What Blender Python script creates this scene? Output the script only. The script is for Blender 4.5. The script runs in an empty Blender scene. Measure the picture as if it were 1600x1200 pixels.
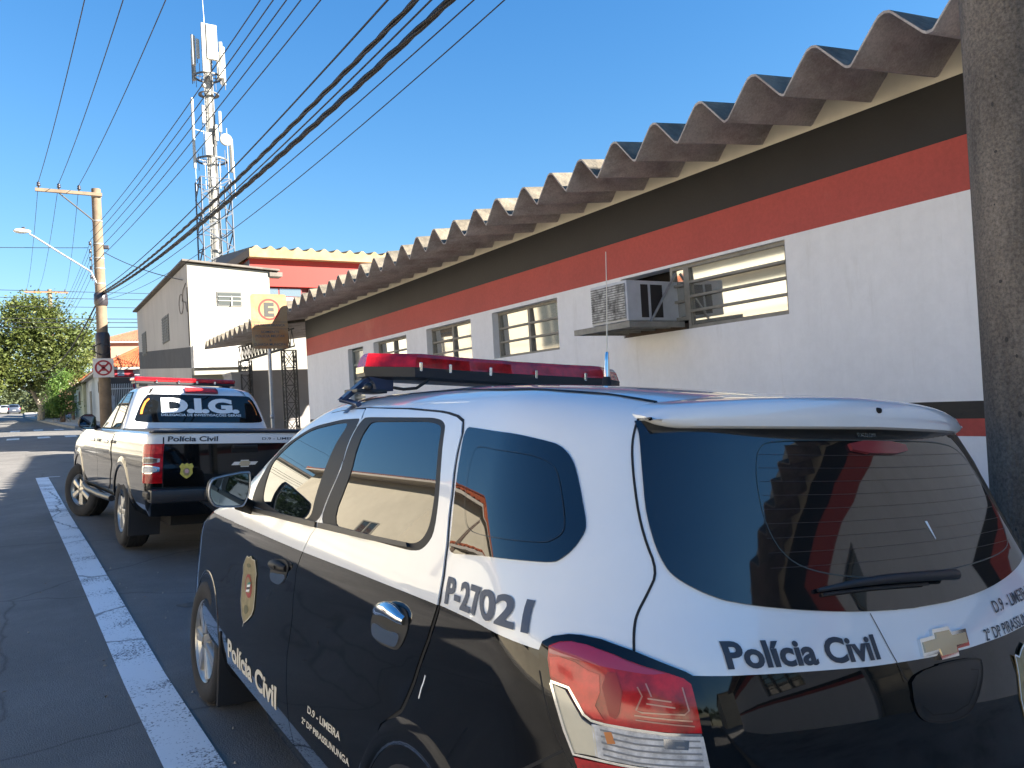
import bpy, bmesh, math, random
import numpy as np
from mathutils import Vector, Matrix
from mathutils.geometry import delaunay_2d_cdt
random.seed(7)
SC = bpy.context.scene
COL = SC.collection
R = math.radians

# ---------------------------------------------------------------- camera
def make_camera():
    f = 1220.0
    vp = (35.0, 668.0); roll = 0.056
    d = lambda p: Vector(((p[0]-800)/f, -(p[1]-600)/f, -1.0))
    v = d(vp).normalized()
    n = d((vp[0]+1000, vp[1]-1000*roll)).cross(v).normalized()
    if n.y < 0: n = -n
    x = v.cross(n)
    rot = Matrix((x, v, n))                      # rows: world X, Y, Z axes seen from the camera
    cd = bpy.data.cameras.new("camera"); co = bpy.data.objects.new("camera", cd)
    COL.objects.link(co)
    co.matrix_world = Matrix.Translation((0, 0, 1.505)) @ rot.to_4x4()
    cd.sensor_width = 36; cd.lens = 36*f/1600
    cd.clip_start = 0.05; cd.clip_end = 3000
    SC.camera = co
make_camera()

# ---------------------------------------------------------------- sky, sun, exposure
SUN = Vector((0.64, -0.63, 0.44)).normalized()
w = bpy.data.worlds.new("World"); SC.world = w; w.use_nodes = True
nt = w.node_tree
sky = nt.nodes.new('ShaderNodeTexSky'); sky.sky_type = 'NISHITA'; sky.sun_disc = False
sky.sun_elevation = math.asin(SUN.z)
sky.sun_rotation = math.atan2(SUN.x, SUN.y)
sky.air_density = 1.3; sky.dust_density = 0.0; sky.ozone_density = 7.0; sky.altitude = 200
bg = nt.nodes['Background']; bg.inputs['Strength'].default_value = 0.063
hs = nt.nodes.new('ShaderNodeHueSaturation'); hs.inputs['Saturation'].default_value = 1.2; hs.inputs['Value'].default_value = 1.0; hs.inputs['Hue'].default_value = .506
v1 = nt.nodes.new('ShaderNodeVectorMath'); v1.operation = 'MULTIPLY_ADD'; v1.inputs[1].default_value = (.085,)*3; v1.inputs[2].default_value = (1,)*3
v2 = nt.nodes.new('ShaderNodeVectorMath'); v2.operation = 'DIVIDE'          # gentle shoulder so the horizon does not wash out
nt.links.new(sky.outputs['Color'], v1.inputs[0]); nt.links.new(sky.outputs['Color'], v2.inputs[0]); nt.links.new(v1.outputs[0], v2.inputs[1])
nt.links.new(v2.outputs[0], hs.inputs['Color']); nt.links.new(hs.outputs['Color'], bg.inputs['Color'])
sd = bpy.data.lights.new("sun", 'SUN'); sd.energy = 5.0; sd.angle = R(0.53); sd.color = (1.0, 0.93, 0.82)
so = bpy.data.objects.new("sun", sd); COL.objects.link(so)
so.rotation_euler = (-SUN).to_track_quat('-Z', 'Y').to_euler()
so.location = (0, 0, 60)
SC.view_settings.view_transform = 'Standard'; SC.view_settings.look = 'None'
SC.view_settings.gamma = 1.0; SC.view_settings.exposure = 2.30
try:
    SC.cycles.max_bounces = 8; SC.cycles.use_denoising = True
    SC.cycles.glossy_bounces = 5; SC.cycles.transmission_bounces = 4
    SC.cycles.sample_clamp_indirect = 6.0
except Exception: pass

# ---------------------------------------------------------------- materials
MATS = {}
def srgb(r, g, b):
    f = lambda c: c/12.92 if c <= .04045 else ((c+.055)/1.055)**2.4
    return (f(r/255), f(g/255), f(b/255))
def mat(name, col, rough=.6, metal=0., coat=0., var=0., vscale=4., bump=0., bscale=40., spec=.5, ior=1.5,
        dirt=None, dscale=1.5, damount=0., stretch=None, col2=None, emit=0., grain=None):
    """one procedural surface: base colour with noise variation, stains of another colour, fine bump"""
    if name in MATS: return MATS[name]
    m = bpy.data.materials.new(name); m.use_nodes = True
    t = m.node_tree; b = t.nodes['Principled BSDF']; L = t.links.new
    b.inputs['Base Color'].default_value = (*col, 1); b.inputs['Roughness'].default_value = rough
    b.inputs['Metallic'].default_value = metal; b.inputs['IOR'].default_value = ior
    b.inputs['Specular IOR Level'].default_value = spec
    if coat > 1: b.inputs['Coat IOR'].default_value = 1.62; coat = 1.
    if coat: b.inputs['Coat Weight'].default_value = coat; b.inputs['Coat Roughness'].default_value = .03
    if emit:
        b.inputs['Emission Color'].default_value = (*col, 1); b.inputs['Emission Strength'].default_value = emit
    if var or damount or bump or grain:
        tc = t.nodes.new('ShaderNodeTexCoord'); src = tc.outputs['Object']
        if stretch:
            mp = t.nodes.new('ShaderNodeMapping'); mp.inputs['Scale'].default_value = stretch
            L(src, mp.inputs['Vector']); src = mp.outputs['Vector']
    last = None
    if var:
        nz = t.nodes.new('ShaderNodeTexNoise'); nz.inputs['Scale'].default_value = vscale; nz.inputs['Detail'].default_value = 8
        nz.inputs['Roughness'].default_value = .65
        L(src, nz.inputs['Vector'])
        mx = t.nodes.new('ShaderNodeMix'); mx.data_type = 'RGBA'
        c2 = col2 or tuple(c*(1-var) for c in col)
        mx.inputs[6].default_value = (*[min(1, c*(1+var*.35)) for c in col], 1) if not col2 else (*col, 1)
        mx.inputs[7].default_value = (*c2, 1)
        rp = t.nodes.new('ShaderNodeValToRGB'); rp.color_ramp.elements[0].position = .35; rp.color_ramp.elements[1].position = .68
        L(nz.outputs['Fac'], rp.inputs['Fac']); L(rp.outputs['Color'], mx.inputs[0]); last = mx.outputs[2]
    if damount:
        n2 = t.nodes.new('ShaderNodeTexNoise'); n2.inputs['Scale'].default_value = dscale; n2.inputs['Detail'].default_value = 10
        n2.inputs['Roughness'].default_value = .7
        L(src, n2.inputs['Vector'])
        r2 = t.nodes.new('ShaderNodeValToRGB'); r2.color_ramp.elements[0].position = .62-.3*damount; r2.color_ramp.elements[1].position = .75
        L(n2.outputs['Fac'], r2.inputs['Fac'])
        m2 = t.nodes.new('ShaderNodeMix'); m2.data_type = 'RGBA'
        if last: L(last, m2.inputs[6])
        else: m2.inputs[6].default_value = (*col, 1)
        m2.inputs[7].default_value = (*(dirt or (.1, .09, .08)), 1)
        L(r2.outputs['Color'], m2.inputs[0]); last = m2.outputs[2]
    if grain:
        n4 = t.nodes.new('ShaderNodeTexNoise'); n4.inputs['Scale'].default_value = grain[0]; n4.inputs['Detail'].default_value = 5; n4.inputs['Roughness'].default_value = .75
        L(tc.outputs['Object'], n4.inputs['Vector'])
        r4 = t.nodes.new('ShaderNodeValToRGB'); g_ = grain[1]
        r4.color_ramp.elements[0].position = .36; r4.color_ramp.elements[0].color = (1-g_, 1-g_, 1-g_, 1); r4.color_ramp.elements[1].position = .62; r4.color_ramp.elements[1].color = (1+g_*.6,)*3+(1,)
        L(n4.outputs['Fac'], r4.inputs['Fac'])
        m4 = t.nodes.new('ShaderNodeMix'); m4.data_type = 'RGBA'; m4.blend_type = 'MULTIPLY'; m4.inputs[0].default_value = 1
        if last: L(last, m4.inputs[6])
        else: m4.inputs[6].default_value = (*col, 1)
        L(r4.outputs['Color'], m4.inputs[7]); last = m4.outputs[2]
    if last: L(last, b.inputs['Base Color'])
    if bump:
        n3 = t.nodes.new('ShaderNodeTexNoise'); n3.inputs['Scale'].default_value = bscale; n3.inputs['Detail'].default_value = 6
        L(src, n3.inputs['Vector'])
        bp = t.nodes.new('ShaderNodeBump'); bp.inputs['Strength'].default_value = min(1, bump); bp.inputs['Distance'].default_value = .01
        L(n3.outputs['Fac'], bp.inputs['Height']); L(bp.outputs['Normal'], b.inputs['Normal'])
        if coat and 'Coat Normal' in b.inputs: L(bp.outputs['Normal'], b.inputs['Coat Normal'])
    MATS[name] = m
    return m

M_white = mat('white_car_paint', (.75, .755, .75), .30, coat=1., var=.05, vscale=2.2, bump=.012, bscale=2.6)
M_black = mat('black_car_paint', (.005, .005, .0052), .25, spec=.0, coat=1., bump=.016, bscale=2.3, var=.3, vscale=3)
M_glass = mat('tinted_glass', (.006, .008, .010), .012, ior=1.85, bump=.004, bscale=1.6)
M_glass2 = mat('tinted_rear_glass', (.008, .009, .010), .03, ior=1.75)
M_plastic = mat('black_trim_plastic', (.018, .018, .02), .45, bump=.05, bscale=300)
M_frame = mat('dark_window_frame', (.024, .021, .018), .55, spec=.3)
M_glass3 = mat('dark_tinted_glass', (.006, .007, .008), .03, ior=1.45)
M_rubber = mat('tyre_rubber', (.020, .019, .019), .85, var=.4, vscale=9, bump=.15, bscale=60)
M_rim = mat('alloy_rim', (.50, .48, .44), .32, metal=.75, var=.2, vscale=12)
M_rimdark = mat('brake_dark', (.02, .02, .02), .7)
M_chrome = mat('chrome', (.82, .82, .80), .08, metal=1.)
M_gold = mat('gold_emblem', (.62, .52, .33), .25, metal=.6, coat=.5)
M_red = mat('red_lens', (.50, .008, .012), .12, coat=.25, var=.6, vscale=18)
M_redlight = mat('bright_red_lens', (.72, .035, .03), .14, coat=.25, var=.35, vscale=25)
M_reddark = mat('dull_red_lens', (.22, .035, .04), .15)
M_purple = mat('sky_tinted_lens_top', (.34, .015, .05), .10, coat=1.)  # sky reflection on the lamp's top edge, put into the lens colour
M_clear = mat('clear_lens', (.62, .60, .58), .12, coat=1., var=.45, vscale=40)
M_beige = mat('pale_reflector', (.62, .55, .40), .2, coat=1., var=.15, vscale=6)
M_amber = mat('amber_strip', (.8, .22, .03), .3)
M_under = mat('dark_underbody', (.008, .008, .008), .9)
M_letterW = mat('cream_lettering', (.62, .57, .46), .5)
M_letterWh = mat('white_lettering', (.82, .83, .82), .45)
M_letterK = mat('dark_lettering', (.035, .042, .055), .5)
M_letterB = mat('blue_grey_lettering', (.05, .07, .11), .5)
M_badge = mat('badge_gold', (.36, .29, .14), .35, metal=.2, var=.35, vscale=30)
M_badgedark = mat('badge_dark', (.13, .12, .05), .4)
M_badgered = mat('badge_red', (.35, .04, .03), .4)
M_badgegreen = mat('badge_green', (.04, .22, .17), .4)
M_badgeyel = mat('badge_yellow', (.62, .52, .10), .4, var=.3, vscale=40)
M_mirror = mat('mirror_glass', (.16, .22, .28), .02, metal=1.)
M_steel = mat('galvanised_steel', (.42, .43, .44), .45, metal=.6, var=.25, vscale=8)
M_bluesteel = mat('dark_blue_bracket', (.035, .05, .10), .35, metal=.5)
M_seam = mat('panel_gap', (.012, .012, .013), .8)

# ---------------------------------------------------------------- object helpers
def tag(o, label=None, cat=None, group=None, kind=None):
    if label: o['label'] = label
    if cat: o['category'] = cat
    if group: o['group'] = group
    if kind: o['kind'] = kind
    return o
def thing(name, label, cat, loc=(0, 0, 0), rotz=0., group=None, mtx=None):
    o = bpy.data.objects.new(name, None); COL.objects.link(o); o.empty_display_size = .2
    if mtx is not None: o.matrix_world = mtx
    else: o.location = loc; o.rotation_euler = (0, 0, rotz)
    return tag(o, label, cat, group)
def copy_tree(o, parent=None):
    c = o.copy(); COL.objects.link(c)
    if parent: c.parent = parent; c.matrix_parent_inverse = o.matrix_parent_inverse.copy()
    for ch in list(o.children): copy_tree(ch, c)
    return c
class MB:
    def __init__(s): s.v = []; s.f = []; s.m = []; s.sm = []
    def add(s, vs, fs, m=0, smooth=False):
        n = len(s.v); s.v += [tuple(p) for p in vs]
        for f in fs: s.f.append(tuple(n+i for i in f)); s.m.append(m); s.sm.append(smooth)
    def box(s, x0, x1, y0, y1, z0, z1, m=0, mtx=None):
        p = [Vector((x, y, z)) for z in (z0, z1) for y in (y0, y1) for x in (x0, x1)]
        if mtx is not None: p = [mtx @ q for q in p]
        s.add(p, [(0, 2, 3, 1), (4, 5, 7, 6), (0, 1, 5, 4), (2, 6, 7, 3), (0, 4, 6, 2), (1, 3, 7, 5)], m)
    def cbox(s, x0, x1, y0, y1, z0, z1, c=.01, m=0, mtx=None):
        """box with chamfered edges"""
        bm = bmesh.new(); bmesh.ops.create_cube(bm, size=1)
        for v in bm.verts: v.co = Vector(((x0+x1)/2+v.co.x*(x1-x0), (y0+y1)/2+v.co.y*(y1-y0), (z0+z1)/2+v.co.z*(z1-z0)))
        bmesh.ops.bevel(bm, geom=bm.edges[:], offset=c, segments=2, affect='EDGES', profile=.5)
        bm.verts.ensure_lookup_table(); bm.verts.index_update()
        vs = [v.co.copy() if mtx is None else mtx @ v.co for v in bm.verts]
        s.add(vs, [[v.index for v in f.verts] for f in bm.faces], m); bm.free()
    def prism(s, poly, axis, a0, a1, m=0, mtx=None, smooth=False):
        """2D polygon extruded along an axis; poly coordinates are the other two axes in order"""
        def P(p, a):
            q = {'x': (a, p[0], p[1]), 'y': (p[0], a, p[1]), 'z': (p[0], p[1], a)}[axis]
            return Vector(q) if mtx is None else mtx @ Vector(q)
        n = len(poly)
        vs = [P(p, a0) for p in poly]+[P(p, a1) for p in poly]
        s.add(vs, [tuple(range(n))[::-1], tuple(range(n, 2*n))], m)
        s.add(vs, [(i, (i+1) % n, n+(i+1) % n, n+i) for i in range(n)], m, smooth)
    def tube(s, pts, r, n=8, m=0, smooth=True, caps=True):
        pts = [Vector(p) for p in pts]; rs = r if isinstance(r, (list, tuple)) else [r]*len(pts)
        up = None; rings = []
        for i, p in enumerate(pts):
            t = (pts[min(i+1, len(pts)-1)]-pts[max(i-1, 0)]).normalized()
            if up is None: up = t.orthogonal().normalized()
            up = (up-t*up.dot(t)).normalized(); sd_ = t.cross(up)
            rings.append([p+(up*math.cos(2*math.pi*k/n)+sd_*math.sin(2*math.pi*k/n))*rs[i] for k in range(n)])
        vs = [q for rg in rings for q in rg]
        s.add(vs, [(i*n+k, i*n+(k+1) % n, (i+1)*n+(k+1) % n, (i+1)*n+k) for i in range(len(pts)-1) for k in range(n)], m, smooth)
        if caps: s.add(rings[0], [tuple(range(n))[::-1]], m); s.add(rings[-1], [tuple(range(n))], m)
    def lathe(s, prof, n=32, m=0, mtx=None, smooth=True):
        """profile of (radius, height) turned about local z"""
        vs = []
        for r, h in prof:
            for k in range(n):
                a = 2*math.pi*k/n; q = Vector((r*math.cos(a), r*math.sin(a), h))
                vs.append(q if mtx is None else mtx @ q)
        s.add(vs, [(i*n+k, i*n+(k+1) % n, (i+1)*n+(k+1) % n, (i+1)*n+k) for i in range(len(prof)-1) for k in range(n)], m, smooth)
    def grid(s, fn, nu, nv, m=0, smooth=True, matfn=None):
        vs = [fn(i/nu, j/nv) for j in range(nv+1) for i in range(nu+1)]
        n = len(s.v); s.v += [tuple(p) for p in vs]
        for j in range(nv):
            for i in range(nu):
                a = j*(nu+1)+i
                s.f.append((n+a, n+a+1, n+a+nu+2, n+a+nu+1)); s.m.append(matfn(i, j) if matfn else m); s.sm.append(smooth)
    def build(s, name, mats, parent=None, sharp=None, label=None, fix=False):
        me = bpy.data.meshes.new(name); me.from_pydata(s.v, [], s.f)
        mats = mats if isinstance(mats, (list, tuple)) else [mats]
        for q in mats: me.materials.append(q)
        me.polygons.foreach_set('material_index', s.m); me.polygons.foreach_set('use_smooth', s.sm)
        if fix:
            bm = bmesh.new(); bm.from_mesh(me); bmesh.ops.recalc_face_normals(bm, faces=bm.faces[:]); bm.to_mesh(me); bm.free()
        me.update()
        if sharp is not None:
            for p in me.polygons: p.use_smooth = True
            me.set_sharp_from_angle(angle=R(sharp))
        o = bpy.data.objects.new(name, me); COL.objects.link(o)
        if parent is not None: o.parent = parent
        if label: o['label'] = label
        return o

def inside(p, poly):
    x, y = p; c = False; n = len(poly); j = n-1
    for i in range(n):
        xi, yi = poly[i]; xj, yj = poly[j]
        if (yi > y) != (yj > y) and x < (xj-xi)*(y-yi)/(yj-yi)+xi: c = not c
        j = i
    return c
def offset_poly(poly, d):
    """move a closed outline inward by d (either winding)"""
    a = sum(poly[i][0]*poly[(i+1) % len(poly)][1]-poly[(i+1) % len(poly)][0]*poly[i][1] for i in range(len(poly)))
    sg = 1 if a > 0 else -1; out = []; n = len(poly)
    for i in range(n):
        p0, p1, p2 = (Vector(poly[i-1]), Vector(poly[i]), Vector(poly[(i+1) % n]))
        e1 = (p1-p0).normalized(); e2 = (p2-p1).normalized()
        n1 = Vector((-e1.y, e1.x))*sg; n2 = Vector((-e2.y, e2.x))*sg
        b = n1+n2; l = max(b.length, .5); b = b/l
        k = d/max(.5, b.dot(n1)); out.append(tuple(p1+b*k))
    return out
def smooth_poly(poly, it=1, closed=True):
    for _ in range(it):
        q = []; n = len(poly)
        for i in range(n if closed else n-1):
            a, b = poly[i], poly[(i+1) % n]
            q += [(a[0]*.75+b[0]*.25, a[1]*.75+b[1]*.25), (a[0]*.25+b[0]*.75, a[1]*.25+b[1]*.75)]
        if not closed: q = [poly[0]]+q+[poly[-1]]
        poly = q
    return poly
def resample(pts, step, closed=True):
    out = []; n = len(pts)
    for i in range(n if closed else n-1):
        a, b = Vector(pts[i]), Vector(pts[(i+1) % n]); k = max(1, int((b-a).length/step+.5))
        out += [tuple(a+(b-a)*(j/k)) for j in range(k)]
    if not closed: out.append(tuple(pts[-1]))
    return out
def cdt_fill(outer, holes=(), step=.05, lines=()):
    vs = []; es = []
    def loop(pl, closed=True):
        n0 = len(vs); pl = resample(pl, step, closed); vs.extend(Vector(p) for p in pl)
        m = len(pl)
        for i in range(m if closed else m-1): es.append((n0+i, n0+(i+1) % m))
    loop(outer)
    for h in holes: loop(h)
    for l in lines: loop(l, False)
    xs = [p[0] for p in outer]; ys = [p[1] for p in outer]
    rg = random.Random(3); edge = [Vector(v) for v in vs]
    ex = np.array([[v.x, v.y] for v in edge])
    y = min(ys)+step/2
    r = 0
    while y < max(ys):
        x = min(xs)+(step/2 if r % 2 else 0)
        while x < max(xs):
            if inside((x, y), outer) and not any(inside((x, y), h) for h in holes):
                if np.min((ex[:, 0]-x)**2+(ex[:, 1]-y)**2) > (step*.45)**2: vs.append(Vector((x, y)))
            x += step
        y += step*.87; r += 1
    res = delaunay_2d_cdt(vs, es, [], 0, 1e-6)
    V = [(v.x, v.y) for v in res[0]]; T = []
    for f in res[2]:
        c = (sum(V[i][0] for i in f)/len(f), sum(V[i][1] for i in f)/len(f))
        if inside(c, outer) and not any(inside(c, h) for h in holes): T.append(tuple(f))
    return V, T

# ---------------------------------------------------------------- lettering from the built-in font
_txt = {}
def text_geo(s, bold=.012, space=1.0):
    k = (s, bold, space)
    if k in _txt: return _txt[k]
    c = bpy.data.curves.new('lettering', 'FONT'); c.body = s; c.size = 1; c.offset = bold; c.resolution_u = 4
    c.space_character = space; c.fill_mode = 'FRONT'
    o = bpy.data.objects.new('lettering', c); COL.objects.link(o)
    dg = bpy.context.evaluated_depsgraph_get(); dg.update()
    me = bpy.data.meshes.new_from_object(o.evaluated_get(dg))
    bm = bmesh.new(); bm.from_mesh(me); bmesh.ops.triangulate(bm, faces=bm.faces[:])
    for _ in range(2):
        le = [e for e in bm.edges if e.calc_length() > .16]
        if le: bmesh.ops.subdivide_edges(bm, edges=le, cuts=1, use_grid_fill=False); bmesh.ops.triangulate(bm, faces=bm.faces[:])
    bm.verts.index_update(); V = [(v.co.x, v.co.y) for v in bm.verts]; F = [tuple(v.index for v in f.verts) for f in bm.faces]; bm.free()
    bpy.data.objects.remove(o); bpy.data.curves.remove(c); bpy.data.meshes.remove(me)
    x0 = min(v[0] for v in V); x1 = max(v[0] for v in V)
    cap = .729 if False else .69
    V = [((x-x0)/(x1-x0), y/cap) for x, y in V]
    _txt[k] = (V, F, (x1-x0)/cap)
    return _txt[k]
def text_part(s, material, mapfn, parent=None, bold=.012, space=1.0, name='lettering', width=1., height=1.):
    """letters laid on a surface: mapfn(across 0..width, up 0..height) gives the point"""
    V, F, asp = text_geo(s, bold, space)
    me = bpy.data.meshes.new(name)
    P = [tuple(mapfn(x*width, y*height)) for x, y in V]
    me.from_pydata(P, [], F); me.materials.append(material); me.update()
    o = bpy.data.objects.new(name, me); COL.objects.link(o)
    if parent is not None: o.parent = parent
    return o

# ---- car surface (car-local: x right, y forward from rear bumper, z up)
def pchip(xs,ys):
    xs=np.array(xs,float);ys=np.array(ys,float);h=np.diff(xs);d=np.diff(ys)/h
    m=np.zeros(len(xs));m[0]=d[0];m[-1]=d[-1]
    for i in range(1,len(xs)-1):
        if d[i-1]*d[i]>0:
            w1=2*h[i]+h[i-1];w2=h[i]+2*h[i-1];m[i]=(w1+w2)/(w1/d[i-1]+w2/d[i])
    def f(x):
        x=min(max(x,xs[0]),xs[-1]);i=min(max(int(np.searchsorted(xs,x))-1,0),len(xs)-2)
        t=(x-xs[i])/h[i];t2=t*t;t3=t2*t
        return (2*t3-3*t2+1)*ys[i]+(t3-2*t2+t)*h[i]*m[i]+(-2*t3+3*t2)*ys[i+1]+(t3-t2)*h[i]*m[i+1]
    return f
class Loft:
    """horizontal slices: rows of (z,W,R,F,rear bow,rear corner,front corner)"""
    def __init__(s,rows,barrel=.012):
        c=list(zip(*rows));s.z0,s.z1=c[0][0],c[0][-1];s.barrel=barrel
        s.W,s.R,s.F,s.B,s.C,s.D=[pchip(c[0],q) for q in c[1:]]
        s.cache={}
    def plan(s,z):
        k=round(z,4)
        if k in s.cache:return s.cache[k]
        W,R,F,B,C,D=s.W(z),s.R(z),s.F(z),s.B(z),s.C(z),s.D(z)
        ym=(R+F)/2;L=max(F-R,.02)/2
        C=min(C,W*.92,L*.9);D=min(D,W*.92,L*.9)
        bar=lambda y:W-s.barrel*((y-ym)/2)**2*min(1,W/.6)
        # rear: u 0..1
        rear=lambda x:R+B*(x/max(W,.05))**2*W
        x1=W-C;y1=rear(x1);y2=R+B*W+C*1.0
        x2=bar(y2)
        cx=W-.004;cy=rear(x1)+B*2*(x1/max(W,.05))*(C)   # corner control along rear tangent
        cy=min(cy,y2-.02)
        yf=F-D*1.0;xf=bar(yf);xF=W-D
        s.cache[k]=(W,R,F,B,C,D,bar,rear,x1,y1,x2,y2,cx,cy,yf,xf,xF)
        return s.cache[k]
    def xy(s,u,z):
        W,R,F,B,C,D,bar,rear,x1,y1,x2,y2,cx,cy,yf,xf,xF=s.plan(z)
        if u<=1: x=u*x1;return x,rear(x)
        if u<=2:
            t=u-1;k=.62
            ax=x1+(cx-x1)*k;ay=y1+(cy-y1)*k;bx=x2+(cx-x2)*k;by=y2+(cy-y2)*k
            a,b,c,d=(1-t)**3,3*t*(1-t)**2,3*t*t*(1-t),t**3
            return a*x1+b*ax+c*bx+d*x2,a*y1+b*ay+c*by+d*y2
        if u<=3:
            y=y2+(yf-y2)*(u-2);return bar(y),y
        if u<=4:
            t=u-3;k=.62;cx2,cy2=W-.004,F
            ax=xf+(cx2-xf)*k;ay=yf+(cy2-yf)*k;bx=xF+(cx2-xF)*k;by=F
            a,b,c,d=(1-t)**3,3*t*(1-t)**2,3*t*t*(1-t),t**3
            return a*xf+b*ax+c*bx+d*xF,a*yf+b*ay+c*by+d*F
        x=xF*(5-u);return x,F
    def P(s,u,z,off=0,side=-1):
        x,y=s.xy(u,z)
        if off:
            n=s.N(u,z,1);x+=n[0]*off;y+=n[1]*off;z+=n[2]*off
        return np.array([side*x,y,z])
    def N(s,u,z,side=-1):
        e=.004
        u0,u1=max(u-e,0),min(u+e,5);z0,z1=max(z-e,s.z0),min(z+e,s.z1)
        a=np.array([*s.xy(u1,z),z])-np.array([*s.xy(u0,z),z])
        if u<.004:a=np.array([1.,0,0])
        b=np.array([*s.xy(u,z1),z1])-np.array([*s.xy(u,z0),z0])
        n=np.cross(a,b);l=np.linalg.norm(n)
        n=n/l if l>1e-12 else np.array([0,0,1.])
        if n[2]<-.99:n=-n
        return n*np.array([side,1,1])
SPIN=Loft([
 (.20,.730,.18,4.18,.10,.28,.45),
 (.29,.835,.04,4.32,.12,.30,.50),
 (.33,.848,.02,4.34,.12,.30,.50),
 (.45,.860,.00,4.36,.13,.32,.55),
 (.60,.857,.00,4.36,.13,.32,.55),
 (.74,.853,.02,4.33,.13,.33,.55),
 (.86,.860,.035,4.25,.14,.33,.55),
 (.95,.866,.047,4.08,.14,.33,.55),
 (1.03,.862,.075,3.75,.14,.32,.55),
 (1.10,.848,.105,3.42,.16,.33,.52),
 (1.20,.822,.143,3.17,.17,.33,.48),
 (1.30,.790,.180,2.95,.18,.33,.46),
 (1.40,.752,.222,2.75,.18,.32,.44),
 (1.46,.722,.255,2.60,.18,.31,.42),
 (1.51,.685,.33,2.46,.17,.30,.40),
 (1.545,.630,.49,2.34,.15,.27,.38),
 (1.572,.530,.82,2.22,.15,.24,.34),
 (1.590,.380,1.20,2.06,.15,.2,.26),
 (1.599,.12,1.45,1.85,.15,.1,.1),
])

def u2s(u): return u*.55 if u < 1 else .55+(u-1)*.45 if u < 2 else 1+(u-2)*2.7 if u < 3 else 3.7+(u-3)*.6
def s2u(s): return s/.55 if s < .55 else 1+(s-.55)/.45 if s < 1 else 2+(s-1)/2.7 if s < 3.7 else 3+(s-3.7)/.6
def chart(S, s, z, off=0.):
    """signed chart: s > 0 on the left half of a loft, s < 0 on the right half"""
    return S.P(s2u(abs(s)), z, off, -1 if s >= 0 else 1)
def chartN(S, s, z): return S.N(s2u(abs(s)), z, -1 if s >= 0 else 1)
def ysz(S, y, z):
    """chart coordinate of the side point at length y"""
    a, b = 1.0, 4.6
    for _ in range(40):
        m = (a+b)/2
        if S.xy(m, z)[1] < y: a = m
        else: b = m
    return u2s((a+b)/2)
def xsz(S, x, z):
    """chart coordinate of the rear point at width x (negative x is the left)"""
    a, b = 0.0, 2.2
    for _ in range(40):
        m = (a+b)/2
        if S.xy(m, z)[0] < abs(x): a = m
        else: b = m
    return u2s((a+b)/2)*(1 if x <= 0 else -1)
def patch(S, outers, name, mats, parent, off=.003, thick=.006, step=.05, holes=(), lines=(), matfn=None, label=None):
    """panel cut from the car's surface, with a turned-in edge"""
    if outers and isinstance(outers[0][0], (int, float)): outers = [outers]
    V = []; F = []; MI = []; LN = []
    for outer in outers:
        P2, T = cdt_fill(outer, holes, step, lines)
        n0 = len(V); N = []; low = {}
        for (s, z) in P2:
            V.append(tuple(chart(S, s, z, off))); N.append(tuple(chartN(S, s, z)))
        edges = {}
        for t in T:
            a, b, c = (np.array(V[n0+i]) for i in t[:3])
            if np.cross(b-a, c-a).dot(np.array(N[t[0]])) < 0: t = t[::-1]
            F.append(tuple(n0+i for i in t)); LN += [N[i] for i in t]
            c2 = (sum(P2[i][0] for i in t)/len(t), sum(P2[i][1] for i in t)/len(t))
            mi = matfn(*c2) if matfn else 0
            MI.append(mi)
            for i in range(len(t)): edges.setdefault(tuple(sorted((t[i], t[(i+1) % len(t)]))), []).append((t[i], t[(i+1) % len(t)], mi))
        if thick:
            def lo(i):
                if i not in low: low[i] = len(V); V.append(tuple(chart(S, *P2[i], off-thick)))
                return low[i]
            for e, l in edges.items():
                if len(l) == 1:
                    i, j, mi = l[0]; li, lj = lo(i), lo(j)
                    q = [np.array(V[x]) for x in (n0+i, n0+j, li)]
                    nn = np.cross(q[2]-q[0], q[1]-q[0]); l_ = np.linalg.norm(nn)
                    nn = tuple(nn/l_) if l_ > 1e-12 else N[i]
                    F.append((n0+i, li, lj, n0+j)); MI.append(mi); LN += [nn]*4
    used = sorted({i for f in F for i in f}); rm = {o: i for i, o in enumerate(used)}
    V = [V[i] for i in used]; F = [tuple(rm[i] for i in f) for f in F]
    me = bpy.data.meshes.new(name); me.from_pydata(V, [], F)
    for q in (mats if isinstance(mats, (list, tuple)) else [mats]): me.materials.append(q)
    me.polygons.foreach_set('material_index', MI); me.update()
    for p in me.polygons: p.use_smooth = True
    me.normals_split_custom_set(LN)
    o = bpy.data.objects.new(name, me); COL.objects.link(o); o.parent = parent
    if label: o['label'] = label
    return o
def ribbon(S, paths, name, m, parent, width=.005, off=.001, step=.03):
    """thin strip along lines on the car's surface"""
    mb = MB()
    for path in paths:
        pts = resample(path, step, False); V = []
        for i, p in enumerate(pts):
            a = Vector(pts[max(i-1, 0)]); b = Vector(pts[min(i+1, len(pts)-1)]); d = (b-a).normalized(); n = Vector((-d.y, d.x))*width/2
            V += [chart(S, p[0]+n.x, p[1]+n.y, off), chart(S, p[0]-n.x, p[1]-n.y, off)]
        mb.add(V, [(2*i, 2*i+1, 2*i+3, 2*i+2) for i in range(len(pts)-1)], 0, True)
    return mb.build(name, m, parent)
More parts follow.
